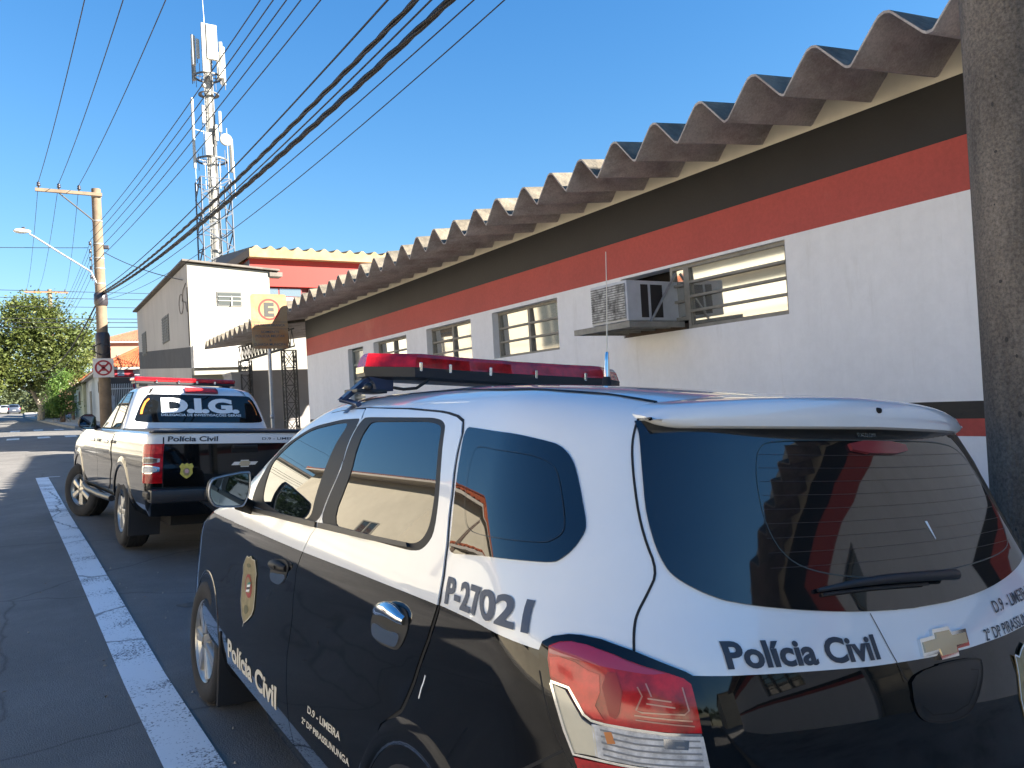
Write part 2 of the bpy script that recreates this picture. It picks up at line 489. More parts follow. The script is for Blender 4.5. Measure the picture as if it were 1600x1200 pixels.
def loft_body(S, name, mats, parent, split=None, nz1=10, nz2=26, side_n=70):
    """closed body from a loft; faces above the split line take material 0, below it material 1"""
    us = list(np.linspace(0, 1, 16))+list(np.linspace(1, 2, 22))[1:]+list(np.linspace(2, 3, side_n))[1:]+list(np.linspace(3, 4, 16))[1:]+list(np.linspace(4, 5, 8))[1:]
    rows = []
    n1 = nz1 if split else 0
    def zrow(u, j):
        if j <= n1 and split:
            zs = split(u2s(u)); return S.z0+(zs-S.z0)*j/n1
        zs = split(u2s(u)) if split else S.z0
        t = (j-n1)/nz2; t = 1-(1-t)**1.7
        return zs+(S.z1-zs)*t
    V = []; N = []; F = []; MI = []
    cols = [(u, -1) for u in us]+[(u, 1) for u in us[::-1][1:-1]]
    nc = len(cols); nr = n1+nz2+1
    for j in range(nr):
        for u, sd_ in cols:
            z = zrow(u, j); V.append(tuple(S.P(u, z, 0, sd_))); N.append(tuple(S.N(u, z, sd_)))
    for j in range(nr-1):
        for i in range(nc):
            a, b = j*nc+i, j*nc+(i+1) % nc
            F.append((a, a+nc, b+nc, b)); MI.append(1 if (split and j < n1) else 0)
    F.append(tuple(range((nr-1)*nc, nr*nc))[::-1]); MI.append(0)
    F.append(tuple(range(nc))); MI.append(1 if split else 0)
    me = bpy.data.meshes.new(name); me.from_pydata(V, [], F)
    for q in mats: me.materials.append(q)
    me.polygons.foreach_set('material_index', MI); me.update()
    bm = bmesh.new(); bm.from_mesh(me); bmesh.ops.recalc_face_normals(bm, faces=bm.faces[:]); bm.to_mesh(me); bm.free()
    for p in me.polygons: p.use_smooth = True
    o = bpy.data.objects.new(name, me); COL.objects.link(o)
    return o
def cut(o, cutters, mats):
    """subtract cutters (MB) from an object, then drop them"""
    for mb in cutters:
        c = mb.build('cutter', mats, fix=True)
        md = o.modifiers.new('cut', 'BOOLEAN'); md.object = c; md.operation = 'DIFFERENCE'; md.solver = 'EXACT'
        dg = bpy.context.evaluated_depsgraph_get(); dg.update()
        me = bpy.data.meshes.new_from_object(o.evaluated_get(dg))
        o.modifiers.clear(); old = o.data; nm = old.name; o.data = me; bpy.data.meshes.remove(old); me.name = nm
        cm = c.data; bpy.data.objects.remove(c); bpy.data.meshes.remove(cm)
    for p in o.data.polygons: p.use_smooth = True
    o.data.set_sharp_from_angle(angle=R(38))

# ---------------------------------------------------------------- wheels
def wheel_meshes(rad, width, rim_r, spokes, tread=.012, split_spokes=True):
    """tyre and rim turned about local x; the outer face looks to -x"""
    mx = Matrix.Rotation(R(-90), 4, 'Y')             # lathe z -> -x
    t = MB(); w2 = width/2
    prof = [(rim_r-.01, -w2*.7), (rim_r+.008, -w2*.86), (rim_r+.03, -w2*.98), (rad*.90, -w2), (rad*.965, -w2*.90), (rad*.992, -w2*.72),
            (rad, -w2*.45), (rad, 0), (rad, w2*.45), (rad*.992, w2*.72), (rad*.965, w2*.90), (rad*.90, w2), (rim_r+.03, w2*.98), (rim_r+.008, w2*.86), (rim_r-.01, w2*.7)]
    t.lathe(prof, 56, 0, mx)
    n = 64                                            # tread blocks
    for k in range(n):
        a = 2*math.pi*k/n
        for j, (h0, h1) in enumerate(((-w2*.66, -w2*.24), (-w2*.18, w2*.18), (w2*.24, w2*.66))):
            m2 = Matrix.Rotation(a+(.045 if j == 1 else 0), 4, 'X')
            t.box(h0, h1, -.028*rad/.31, .012*rad/.31, rad-.006, rad+tread*.35, 0, m2)
    r = MB()
    r.lathe([(rim_r, w2*.8), (rim_r*.97, w2*.5), (rim_r*.93, w2*.2), (0.01, w2*.15)], 40, 1, mx)
    r.lathe([(rim_r-.012, w2*.3), (rim_r-.008, w2*.70), (rim_r+.006, w2*.90), (rim_r+.004, w2*.84), (rim_r-.004, w2*.6)], 48, 0, mx)
    r.lathe([(rim_r*.93, w2*.2), (rim_r*.90, w2*.62), (rim_r-.006, w2*.78)], 48, 0, mx)
    r.lathe([(0.0005, w2*.86), (rim_r*.16, w2*.86), (rim_r*.22, w2*.80), (rim_r*.27, w2*.66), (rim_r*.27, w2*.3)], 24, 0, mx)
    for k in range(spokes):
        a0 = 2*math.pi*k/spokes
        for dl in ((-.13, .13) if split_spokes else (0,)):
            a = a0+dl*(5/spokes)
            wi, wo = (.030, .040) if split_spokes else (.05, .075)
            i0, o0 = rim_r*.2, rim_r*.95
            m2 = Matrix.Rotation(a, 4, 'X')
            ha, hb = -w2*.80, -w2*.74
            V = []
            for (rr, wd, hx) in ((i0, wi*rad/.31, ha), (o0, wo*rad/.31, hb)):
                for sx, dz in ((-1, .0), (-.55, -.012), (.55, -.012), (1, 0)):
                    V.append(m2 @ Vector((hx+dz+(.0), sx*wd/1.0*.5, rr)))
                V += [m2 @ Vector((hx+.05, -wd*.5, rr)), m2 @ Vector((hx+.05, wd*.5, rr))]
            r.add(V, [(0, 1, 7, 6), (1, 2, 8, 7), (2, 3, 9, 8), (3, 5, 11, 9), (4, 0, 6, 10), (6, 7, 8, 9, 11, 10), (0, 4, 5, 3, 2, 1)], 0)
    for k in range(5):
        a = 2*math.pi*(k+.5)/5; r.lathe([(0.006, w2*.70), (.010, w2*.72), (.011, w2*.6)], 8, 1, mx @ Matrix.Translation((rim_r*.2*math.cos(a), rim_r*.2*math.sin(a), .006)))
    return t, r
def put_wheel(tm, rm, parent, loc, left, steer=0., rimmat=None):
    ty = tm.build('wheel', M_rubber, parent, sharp=45); ri = rm.build('rim', [rimmat or M_rim, M_rimdark], ty, sharp=35)
    ty.location = loc; ty.rotation_euler = (random.random()*.6, 0, (0 if left else math.pi)+R(steer))
    return ty

def front_badge(S, parent, outline, inner, tail=None, red=None):
    b = patch(S, outline, 'badge', M_badge, parent, off=.0075, thick=.002, step=.03)
    ribbon(S, [outline+outline[:1]], 'badge_rim', M_letterW, b, .004, .009)
    for pl, m in inner: patch(S, pl, 'badge_mark', m, b, off=.009, thick=0, step=.03)
    return b

# ---------------------------------------------------------------- the near police car
def zsplit(s):
    return float(np.interp(abs(s), [0, .077, .247, .51, .637, .873, 1.064, 1.218, 1.751, 2.292, 2.9, 3.6, 6],
                           [.984, .984, .988, 1.001, 1.008, 1.025, 1.037, 1.039, 1.031, 1.019, 1.012, 1.004, 1.0]))
def build_near_car():
    S = SPIN
    mtx = Matrix.Translation((1.556, .876, -.060)) @ Matrix.Rotation(R(-.7), 4, 'Z') @ Matrix.Rotation(R(4.64), 4, 'Y')
    root = thing('police_car', 'near black and white police wagon with red light bar, P-27021 behind its rear door', 'police car', mtx=mtx, group='police vehicles parked along the kerb')
    body = loft_body(S, 'body', [M_white, M_black, M_under], None, zsplit); body.parent = root
    cs = []
    for x0, x1 in ((-1.1, -.56), (.56, 1.1)):
        for y in (.87, 3.52):
            mb = MB(); mb.prism([(y+.352*math.cos(a), .315+.352*math.sin(a)) for a in np.linspace(0, 2*math.pi, 48, endpoint=False)], 'x', x0, x1, 2); cs.append(mb)
    cut(body, cs, [M_white, M_black, M_under])
    ub = MB(); ub.box(-.70, .70, .25, 4.1, .17, .5); ub.build('underbody', M_under, root)
    # arch lips
    for sd_ in (-1, 1):
        for y0, lo in ((.87, -28), (3.52, -12)):
            lip = MB(); V = []; n = 36
            for i in range(n+1):
                a = R(lo+(180-2*lo)*i/n) if True else 0
                for rr, of in (((.352, -.03), (.350, .004), (.366, .008), (.395, .005), (.425, -.002)) if y0 < 2 else ((.352, -.03), (.351, .0015), (.356, .003), (.366, .002), (.375, -.002))):
                    y, z = y0+rr*math.cos(a), .315+rr*math.sin(a); z = max(z, .21)
                    s = ysz(S, y, z); V.append(chart(S, s*(-sd_), z, of))
            lip.add(V, [(i*5+k, i*5+k+1, (i+1)*5+k+1, (i+1)*5+k) for i in range(n) for k in range(4)], 0, True)
            lip.build('wheel_arch', M_black, root)
    # wheels
    tm, rm = wheel_meshes(.315, .195, .205, 7, split_spokes=True)
    put_wheel(tm, rm, root, (-.765, 3.55, .315), True, 3)
    put_wheel(tm, rm, root, (-.765, .87, .315), True)
    put_wheel(tm, rm, root, (.765, 3.55, .315), False, 3)
    put_wheel(tm, rm, root, (.765, .87, .315), False)
    for k in (-1, 1): mf = MB(); mf.cbox(k*.7525-.1125, k*.7525+.1125, 3.115, 3.13, .10, .46, .006); mf.build('mud_flap', M_plastic, root)
    # ---- doors
    gap = [(2.94, 1.51), (2.777, 1.476), (2.448, 1.308), (2.314, 1.123), (2.321, 1.104), (2.316, 1.079), (2.234, 1.001), (2.197, .951), (2.175, .9), (2.184, .782), (2.22, .628), (2.215, .544), (2.18, .423), (2.13, .345)]
    top = [(3.638, 1.499), (3.435, 1.507), (3.171, 1.512), (2.962, 1.512)]
    front_out = top[:-1]+gap+[(ysz(S, 2.97, .345), .345), (ysz(S, 3.03, .6), .6), (ysz(S, 3.02, .85), .85), (ysz(S, 2.95, .97), .97), (ysz(S, 2.74, 1.07), 1.07), (3.50, 1.13), (3.765, 1.27), (3.755, 1.37), (3.70, 1.455)]
    rtop = [(2.962, 1.512), (2.151, 1.502), (1.671, 1.489), (1.57, 1.484), (1.452, 1.475), (1.377, 1.463), (1.325, 1.431)]
    rrear = [(1.238, 1.289), (1.206, 1.173), (1.205, 1.103), (1.236, 1.024), (1.258, .952), (1.335, .828), (1.41, .735), (1.515, .663), (1.565, .58), (1.60, .48), (1.64, .345)]
    rear_out = gap[::-1]+rtop+rrear
    sp_ = lambda pl: smooth_poly(resample(pl, .16), 2)
    fglass = [(3.281, 1.136), (3.721, 1.297), (3.695, 1.377), (3.627, 1.413), (3.516, 1.439), (3.147, 1.462), (2.914, 1.463), (2.435, 1.128), (2.855, 1.113)]
    fframe = [(3.42, 1.105), (3.60, 1.19), (3.755, 1.285), (3.745, 1.38), (3.65, 1.433), (3.53, 1.453), (3.147, 1.474), (2.90, 1.476), (2.783, 1.476), (2.62, 1.397), (2.4515, 1.308), (2.385, 1.215), (2.319, 1.125), (2.855, 1.105)]
    rglass = [(2.176, 1.132), (2.269, 1.288), (2.562, 1.456), (2.52, 1.465), (1.752, 1.464), (1.595, 1.454), (1.53, 1.435), (1.375, 1.304), (1.338, 1.214), (1.363, 1.17), (1.429, 1.149), (1.778, 1.138)]
    rframe = [(2.310, 1.125), (2.376, 1.215), (2.4435, 1.308), (2.608, 1.397), (2.771, 1.477), (2.69, 1.480), (1.702, 1.473), (1.575, 1.464), (1.495, 1.441), (1.334, 1.305), (1.291, 1.194), (1.334, 1.153), (1.397, 1.134), (1.766, 1.127)]
    fglass, fframe, rglass, rframe = map(sp_, (fglass, fframe, rglass, rframe))
    sp = [(s, zsplit(s)) for s in np.linspace(1.0, 4.2, 33)]
    mf2 = lambda s, z: 0 if z > zsplit(s) else 1
    flip = lambda pl, k: pl if k > 0 else [(-s, z) for s, z in pl]
    for k in (1, -1):
        fd = patch(S, flip(offset_poly(front_out, .0022), k), 'door', [M_white, M_black], root, .0045, .012, .05, [flip(fframe, k)], [flip(sp, k)], lambda s, z: mf2(abs(s), z))
        patch(S, flip(fframe, k), 'window_frame', M_frame, fd, .0035, .006, .05, [flip(fglass, k)])
        patch(S, flip(offset_poly(fglass, -.004), k), 'window', M_glass, fd, .0015, .004, .06)
        patch(S, flip([(3.37, 1.098), (2.855, 1.114), (2.345, 1.127), (2.312, 1.109), (2.791, 1.095), (3.314, 1.081)], k), 'belt_moulding', M_plastic, fd, .013, .012, .05)
        rd = patch(S, flip(offset_poly(rear_out, .0022), k), 'door', [M_white, M_black], root, .0045, .012, .05, [flip(rframe, k)], [flip(sp, k)], lambda s, z: mf2(abs(s), z))
        patch(S, flip(rframe, k), 'window_frame', M_frame, rd, .0035, .006, .05, [flip(rglass, k)])
        patch(S, flip(offset_poly(rglass, -.004), k), 'window', M_glass, rd, .0015, .004, .06)
        patch(S, flip([(2.305, 1.128), (2.176, 1.134), (1.778, 1.140), (1.46, 1.150), (1.445, 1.140), (1.764, 1.126), (2.279, 1.111)], k), 'belt_moulding', M_plastic, rd, .013, .012, .05)
        ribbon(S, [flip(pl_, k) for pl_ in (rtop+rrear, gap, top)], 'panel_seam', M_seam, root, .011, .0011)
        # handles
        for d, rec, grip, cup, gm in ((fd, [(2.457, .889), (2.46, .92), (2.442, .946), (2.365, .965), (2.302, .961), (2.269, .941), (2.272, .915), (2.275, .89), (2.317, .862), (2.376, .854), (2.438, .857)],
                                   [(2.465, .903), (2.45, .928), (2.416, .946), (2.355, .958), (2.311, .956), (2.282, .941), (2.278, .918), (2.346, .904), (2.408, .895), (2.453, .89)],
                                   [(2.448, .888), (2.4, .896), (2.345, .903), (2.277, .916), (2.276, .893), (2.317, .864), (2.368, .857), (2.428, .858)], M_frame),
                                  (rd, [(1.555, .943), (1.515, .980), (1.398, 1.000), (1.362, .985), (1.350, .951), (1.388, .896), (1.423, .879), (1.54, .874), (1.56, .908)],
                                   [(1.538, .938), (1.499, .971), (1.398, .991), (1.371, .978), (1.363, .956), (1.385, .944), (1.46, .930)],
                                   [(1.54, .928), (1.46, .922), (1.385, .936), (1.397, .903), (1.423, .887), (1.537, .882), (1.547, .905)], M_chrome)):
            (sa_, sb_, zh_, rh_) = (2.455, 2.29, .924, .019) if d is fd else (1.53, 1.372, .958, .020)
            hm_ = MB(); hm_.tube([chart(S, k*(sa_+(sb_-sa_)*t), zh_+.012*t+(.006 if d is fd else .018)*math.sin(3.14*t), .007+.012*math.sin(3.14*min(1, max(0, t)))**.5) for t in np.linspace(0, 1, 12)], [rh_*(.35+.65*math.sin(3.14*(.06+.88*t))**.6) for t in np.linspace(0, 1, 12)], 14); h = hm_.build('handle', gm, d)
            patch(S, flip(smooth_poly(rec, 2), k), 'handle_recess', M_rimdark, h, .0065, .004, .03)
            patch(S, flip(smooth_poly(cup, 2), k), 'handle_cup', M_chrome, h, .0105, .004, .03)
        if k == 1:
            fdoor, rdoor = fd, rd
        q = [(1.337, 1.449), (.967, 1.435), (.878, 1.419), (.843, 1.409), (.816, 1.38), (.801, 1.333), (.788, 1.278), (.785, 1.261), (.785, 1.241), (.805, 1.207), (.829, 1.185), (.843, 1.179), (.915, 1.175), (1.193, 1.154), (1.207, 1.20), (1.232, 1.289), (1.28, 1.38)]
        if True: q = [(max(s, .78) if s < 1.2 else s-.018, z) for s, z in q]
        q = smooth_poly(resample(q, .10), 2)
        qw = patch(S, flip(q, k), 'quarter_window', M_glass, root, .003, .006, .04)
        qi = [(1.165, 1.395), (1.116, 1.402), (.913, 1.39), (.866, 1.376), (.844, 1.359), (.829, 1.307), (.82, 1.253), (.824, 1.234), (.844, 1.219), (.859, 1.214), (.954, 1.21), (1.056, 1.21), (1.10, 1.221), (1.121, 1.251), (1.16, 1.35)]
        qi = smooth_poly(qi, 2)
        ribbon(S, [flip(qi+qi[:1], k)], 'window_print', mat('faint_window_print', (.02, .026, .034), .25), qw, .0016, .0045)
    patch(S, smooth_poly([(2.347, .941), (2.338, .945), (2.323, .929), (2.334, .927)], 1), 'keyhole', M_under, fdoor, .0385, .002, .02)
    # front-door badge
    ol = [(2.779, .897), (2.754, .893), (2.726, .906), (2.702, .895), (2.663, .898), (2.637, .87), (2.616, .844), (2.624, .815), (2.623, .776), (2.625, .734), (2.629, .693), (2.65, .662), (2.693, .634), (2.749, .604), (2.785, .628), (2.815, .684), (2.821, .738), (2.82, .77), (2.808, .806), (2.815, .842), (2.796, .872)]
    c = lambda pl: smooth_poly(pl, 2)
    bd = front_badge(S, fdoor, ol, [(c([(2.770, .863), (2.710, .873), (2.694, .859), (2.753, .846)]), M_badgedark), (c([(2.758, .68), (2.707, .686), (2.691, .666), (2.736, .641), (2.761, .655)]), M_badgedark),
                                    (c([(2.74, .822), (2.70, .822), (2.672, .788), (2.67, .75), (2.69, .722), (2.73, .718), (2.765, .745), (2.77, .785)]), M_badgered)])
    patch(S, c([(2.735, .81), (2.70, .806), (2.685, .78), (2.69, .748), (2.72, .735), (2.75, .752), (2.755, .788)]), 'badge_mark', M_badge, bd, .0100, 0, .03)
    for i, m in enumerate((M_letterWh, M_letterK, M_letterWh, M_badgegreen)):
        z = .738+i*.012; patch(S, [(2.745-i*.006, z), (2.70-i*.006, z+.012), (2.70-i*.006, z+.022), (2.745-i*.006, z+.010)], 'badge_mark', m, bd, .0108, 0, .03)
    ribbon(S, [[(2.75, .612), (2.765, .585)]], 'badge_mark', M_letterW, bd, .004, .008)
    # ---- side lettering
    def side_map(y0, wd, z0, dz, hgt, off):
        def f(a, b):
            z = z0+dz*a/wd+b; y = y0-a
            return chart(S, ysz(S, y, z), z, off)
        return f
    text_part('Polícia Civil', M_letterW, side_map(2.925, .86, .392, .016, .08, .0062), fdoor, .034, width=.86, height=.076)
    text_part('D.9 - LIMEIRA', M_letterW, side_map(1.688, .316, .512, .014, .02, .0062), rdoor, .028, width=.316, height=.0215)
    text_part('2º DP PIRASSUNUNGA', M_letterW, side_map(1.745, .455, .462, .020, .02, .0062), rdoor, .028, width=.455, height=.0185)
    text_part('P-27021', M_letterB, lambda a, b: chart(S, 1.200-a-b*.44, 1.050+b+a*.004, .0022), root, .035, width=.302, height=.054)
    # scratches
    ribbon(S, [[(1.276, .862), (1.287, .842), (1.30, .825), (1.318, .795)]], 'scratch', M_letterWh, root, .004, .0015)
    # ---- rear
    half = [(.712, 1.462), (.705, 1.44), (.701, 1.408), (.697, 1.356), (.692, 1.298), (.683, 1.253), (.673, 1.214), (.659, 1.181), (.645, 1.165), (.627, 1.152), (.594, 1.133), (.554, 1.118), (.442, 1.102), (.317, 1.089), (.207, 1.081), (.07, 1.076)]
    half = smooth_poly(half, 2, False)
    win = half+[(-s, z) for s, z in half[::-1]]
    rw = patch(S, win, 'rear_window', M_glass2, root, .004, .008, .045)
    hi = smooth_poly([(.455, 1.412), (.40, 1.424), (.20, 1.427), (-.20, 1.427), (-.40, 1.424), (-.53, 1.41), (-.57, 1.37), (-.575, 1.25), (-.55, 1.18), (-.50, 1.155), (-.30, 1.142), (-.0, 1.136), (.20, 1.142), (.36, 1.165), (.43, 1.20), (.47, 1.27), (.48, 1.35)], 2)
    ribbon(S, [hi+hi[:1]], 'window_print', mat('window_print_grey', (.03, .05, .05), .4), rw, .0024, .0045)
    ribbon(S, [[(.465, z), (.2, z-.002), (-.2, z-.002), (-.56, z)] for z in np.linspace(1.175, 1.395, 9)], 'heater_wire', mat('heater_wire', (.035, .026, .023), .4), rw, .0008, .0045)
    tb = patch(S, smooth_poly([(.118, 1.424), (.110, 1.396), (-.155, 1.394), (-.162, 1.422)], 1), 'brake_light', M_reddark, rw, .012, .008, .03)
    text_part('ITACOLOMY', mat('window_stamp', (.22, .26, .27), .5), lambda a, b: chart(S, .05-a, 1.4345+b, .0048), rw, .0, width=.09, height=.009, space=1.15)
    patch(S, [(-.10, 1.244), (-.112, 1.244), (-.122, 1.205), (-.118, 1.203)], 'scratch', M_letterWh, rw, .0047, 0, .03)
    wp = MB()
    wp.tube([chart(S, s, z, o) for s, z, o in ((.355, 1.128, .012), (.25, 1.134, .018), (.15, 1.135, .022), (.02, 1.131, .026), (-.10, 1.125, .028))], [.004, .008, .010, .011, .012], 8)
    wp.tube([chart(S, s, z, o) for s, z, o in ((.34, 1.120, .008), (.2, 1.122, .010), (.0, 1.116, .012))], .004, 6)
    wp.build('wiper', M_plastic, rw)
    # spoiler
    sm = MB()
    def spo(u, v):
        x = -.578+1.156*u; e = abs(x)/.578; yr = .207+.385*x*x; zt = 1.527-.034*e*e; zb = 1.4545-.006*e
        taper = max(.22, math.sqrt(max(0, 1-(max(0, (e-.86)/.14))**2.4)))
        zm = (zt+zb)/2; zt = zm+(zt-zm)*taper; zb = zm+(zb-zm)*taper
        pts = [(yr+.16+.06*e, zb+.010), (yr+.05, zb+.004), (yr+.012, zb), (yr+.001, zb+.006), (yr-.002, (zt+zb)/2-.004), (yr+.006, zt-.012), (yr+.022, zt-.002), (yr+.06, zt+.003), (yr+.16, zt+.010), (yr+.30-.08*e, zt+.008-.006*e), (yr+.34-.08*e, zt-.02)]
        t = v*(len(pts)-1); i = min(int(t), len(pts)-2); f = t-i
        return (x, pts[i][0]*(1-f)+pts[i+1][0]*f, pts[i][1]*(1-f)+pts[i+1][1]*f)
    sm.grid(spo, 60, 20, 0)
    for u in (0, 1):
        vs = [spo(u, v/10) for v in range(11)]; sm.add(vs, [tuple(range(11)) if u else tuple(range(11))[::-1]], 0)
    spl = sm.build('spoiler', M_white, root, sharp=50)
    nz = MB(); nz.lathe([(.0005, .008), (.006, .006), (.008, -.004)], 10, 0, Matrix.Translation((-.003, .208, 1.498)) @ Matrix.Rotation(R(90), 4, 'X')); nz.build('washer_nozzle', M_under, spl)
    # seams
    ht = [(.655, 1.506), (.68, 1.494), (.700, 1.478), (.712, 1.45), (.716, 1.407), (.708, 1.319), (.692, 1.236), (.672, 1.176), (.689, 1.137), (.708, 1.102), (.715, 1.077), (.72, 1.043)]
    ditch = [(3.5, 1.545), (3.2, 1.563), (2.867, 1.569), (2.2, 1.569), (1.543, 1.565), (.9, 1.545), (.735, 1.526), (.655, 1.506)]
    for k in (1, -1):
        ribbon(S, [flip(smooth_poly(ht, 2, False), k)], 'panel_seam', M_seam, root, .0042, .0012)
        ribbon(S, [flip(ditch, k)], 'roof_seam', M_seam, root, .006, .0012)
        ribbon(S, [flip([(.936, .803), (.859, .858)], k), flip([(.936, .803), (1.02, .74), (1.05, .70)], k)], 'bumper_seam', M_seam, root, .005, .0012)
        ribbon(S, [flip([(.885, .99), (.882, .95), (.872, .90), (.858, .858), (.845, .834)], k)], 'panel_seam', M_seam, root, .004, .0012)
    ribbon(S, [[(.21, 1.078), (.195, 1.04), (.178, .985), (.165, .95)]], 'panel_seam', M_seam, root, .0022, .0012)
    # tail lamps
    for k in (1, -1):
        trim = flip([(.88, 1.025), (.87, 1.042), (.849, 1.053), (.82, 1.06), (.8, 1.061), (.768, 1.058), (.72, 1.044), (.682, 1.029), (.648, 1.014), (.634, 1.004), (.632, .992), (.630, .943), (.628, .909), (.626, .80), (.70, .76), (.80, .77), (.841, .834), (.853, .856), (.869, .903), (.877, .952), (.881, .999)], k)
        tl = patch(S, trim, 'tail_lamp', M_black, root, .006, .01, .03)
        red = flip([(.854, 1.037), (.834, 1.045), (.814, 1.048), (.791, 1.046), (.751, 1.036), (.714, 1.023), (.678, 1.012), (.657, 1.004), (.648, .995), (.648, .98), (.647, .947), (.646, .92), (.676, .92), (.712, .922), (.75, .925), (.78, .927), (.799, .93), (.811, .939), (.821, .958), (.829, .976), (.853, .979), (.858, .987), (.859, 1.015)], k)
        patch(S, red, 'red_lens', M_red, tl, .016, .012, .025)
        patch(S, flip([(.855, 1.02), (.838, 1.023), (.812, 1.018), (.793, 1.007), (.777, 1.003), (.781, .975), (.791, .953), (.78, .932), (.795, .933), (.808, .942), (.819, .960), (.828, .979), (.844, .984), (.856, .989)], k), 'reflector', M_redlight, tl, .0172, 0, .02)
        patch(S, flip([(.854, 1.034), (.835, 1.043), (.814, 1.047), (.791, 1.045), (.752, 1.035), (.714, 1.021), (.68, 1.011), (.697, 1.009), (.709, 1.009), (.775, 1.017), (.816, 1.024), (.854, 1.026)], k), 'lens_top', M_purple, tl, .0180, 0, .02)
        patch(S, flip([(.777, .984), (.765, 1.008), (.752, 1.009), (.748, .98), (.757, .945), (.763, .936), (.772, .940)], k), 'reflector', mat('lamp_inner_red', (.30, .012, .014), .25), tl, .0172, 0, .02)
        ribbon(S, [flip([(.725, .989), (.721, .975), (.733, .953), (.725, .950), (.667, .949), (.660, .955), (.662, .990)], k), flip([(.736, .945), (.657, .939)], k), flip([(.735, .938), (.655, .931)], k), flip([(.717, .964), (.678, .959)], k), flip([(.714, .972), (.682, .968)], k), flip([(.712, .995), (.708, .975)], k)], 'lens_rib', mat('lens_rib', (.45, .16, .12), .2, coat=1.), tl, .0022, .0175)
        cl = patch(S, flip([(.800, .922), (.78, .922), (.739, .920), (.695, .916), (.645, .914), (.642, .861), (.683, .860), (.738, .862), (.792, .866), (.800, .868)], k), 'reversing_lens', M_clear, tl, .015, .011, .02)
        ribbon(S, [flip([(.788, .869+i*.0105+.004), (.739, .867+i*.0105), (.650, .865+i*.0105)], k) for i in range(5)], 'lens_rib', mat('lamp_grey', (.22, .22, .22), .3), cl, .003, .0158)
        patch(S, flip([(.783, .912), (.772, .914), (.768, .895), (.780, .893)], k), 'bulb', mat('amber_bulb', (.55, .2, .06), .3), cl, .0156, 0, .02)
        patch(S, flip([(.70, .911), (.665, .908), (.668, .893), (.70, .894)], k), 'bulb', M_chrome, cl, .0156, 0, .02)
        patch(S, flip([(.858, .976), (.836, .970), (.825, .949), (.814, .927), (.803, .920), (.797, .917), (.797, .868), (.815, .868), (.834, .866), (.843, .903), (.852, .945)], k), 'side_reflector', M_beige, tl, .015, .011, .02)
        ribbon(S, [flip([(.858, .980), (.829, .975), (.820, .956), (.810, .936), (.799, .928), (.78, .925), (.739, .922), (.695, .918), (.647, .917)], k), flip([(.858, .977), (.852, .945), (.844, .903), (.834, .864), (.792, .863), (.738, .859), (.683, .857), (.643, .858)], k)], 'chrome_line', M_chrome, tl, .0045, .0170)
        patch(S, flip([(.835, .858), (.792, .858), (.739, .855), (.65, .853), (.65, .81), (.78, .80), (.83, .835)], k), 'red_lens', M_red, tl, .015, .011, .025)
    # tailgate recess and emblem
    rec = smooth_poly([(.150, .968), (.156, .913), (.146, .885), (.118, .868), (.04, .856), (-.037, .862), (-.085, .898), (-.112, .940), (-.108, .966)], 2)
    rc = patch(S, rec, 'handle_recess', mat('recess_black', (.004, .004, .005), .3), root, .002, 0, .03)
    ribbon(S, [rec[2:-2]], 'recess_edge', M_frame, rc, .004, .0032)
    ribbon(S, [[(.13, .90), (.10, .879), (.03, .872), (-.03, .880), (-.07, .91), (-.09, .94), (-.06, .945)]], 'recess_edge', M_frame, rc, .003, .0032)
    bow = lambda k: [(.010-x*k, 1.003+z*k) for x, z in ((-.090, -.016), (-.082, .016), (-.034, .018), (-.031, .029), (.029, .029), (.034, .018), (.091, .018), (.083, -.014), (.036, -.014), (.031, -.027), (-.033, -.027), (-.036, -.015))]
    em = patch(S, bow(1), 'emblem', M_chrome, root, .008, .008, .007)
    patch(S, offset_poly(bow(1), .0065), 'emblem_face', M_gold, em, .0098, .003, .007)
    # rear lettering
    def rear_map(x0, off=.0018, lift=.012):
        def f(a, b):
            x = x0+a; s = xsz(S, x, 1.02); z = zsplit(s)+lift+b
            return chart(S, xsz(S, x, z), z, off)
        return f
    text_part('Polícia Civil', M_letterK, rear_map(-.583), root, .034, width=.366, height=.041)
    text_part('D.9 - LIMEIRA', M_letterK, rear_map(.244, lift=.047), root, .01, width=.23, height=.024)
    text_part('2º DP PIRASSUNUNGA', M_letterK, rear_map(.157, lift=.002), root, .01, width=.33, height=.022)
    text_part('P-27021', M_letterWh, lambda a, b: chart(S, xsz(S, .205+a, .66), .665+b-.02*a, .002), root, .02, width=.27, height=.05)
    patch(S, smooth_poly([(-.29, .99), (-.30, .97)], 0) if False else [(-s, z) for s, z in ((.268, .945), (.288, .938), (.305, .950), (.335, .962), (.365, .950), (.382, .938), (.402, .945), (.398, .90), (.402, .85), (.390, .80), (.335, .775), (.280, .80), (.268, .85), (.272, .90))], 'badge', M_badge, root, .002, .002, .03)
    rb = [o for o in root.children if o.name.startswith('badge')][-1]
    rpl = [(-s, z) for s, z in ((.268, .945), (.288, .938), (.305, .950), (.335, .962), (.365, .950), (.382, .938), (.402, .945), (.398, .90), (.402, .85), (.390, .80), (.335, .775), (.280, .80), (.268, .85), (.272, .90))]
    ribbon(S, [rpl+rpl[:1]], 'badge_rim', M_letterWh, rb, .004, .0032)
    for pl, m in (([(.30, .92), (.32, .90), (.37, .90), (.37, .92)], M_badgedark), ([(.29, .89), (.30, .86), (.37, .86), (.38, .89)], M_badgered), ([(.29, .855), (.295, .83), (.37, .83), (.38, .855)], M_badgegreen), ([(.295, .825), (.31, .80), (.36, .80), (.375, .825)], M_badgered)):
        patch(S, [(-s, z) for s, z in smooth_poly(pl, 1)], 'badge_mark', m, rb, .0034, 0, .03)
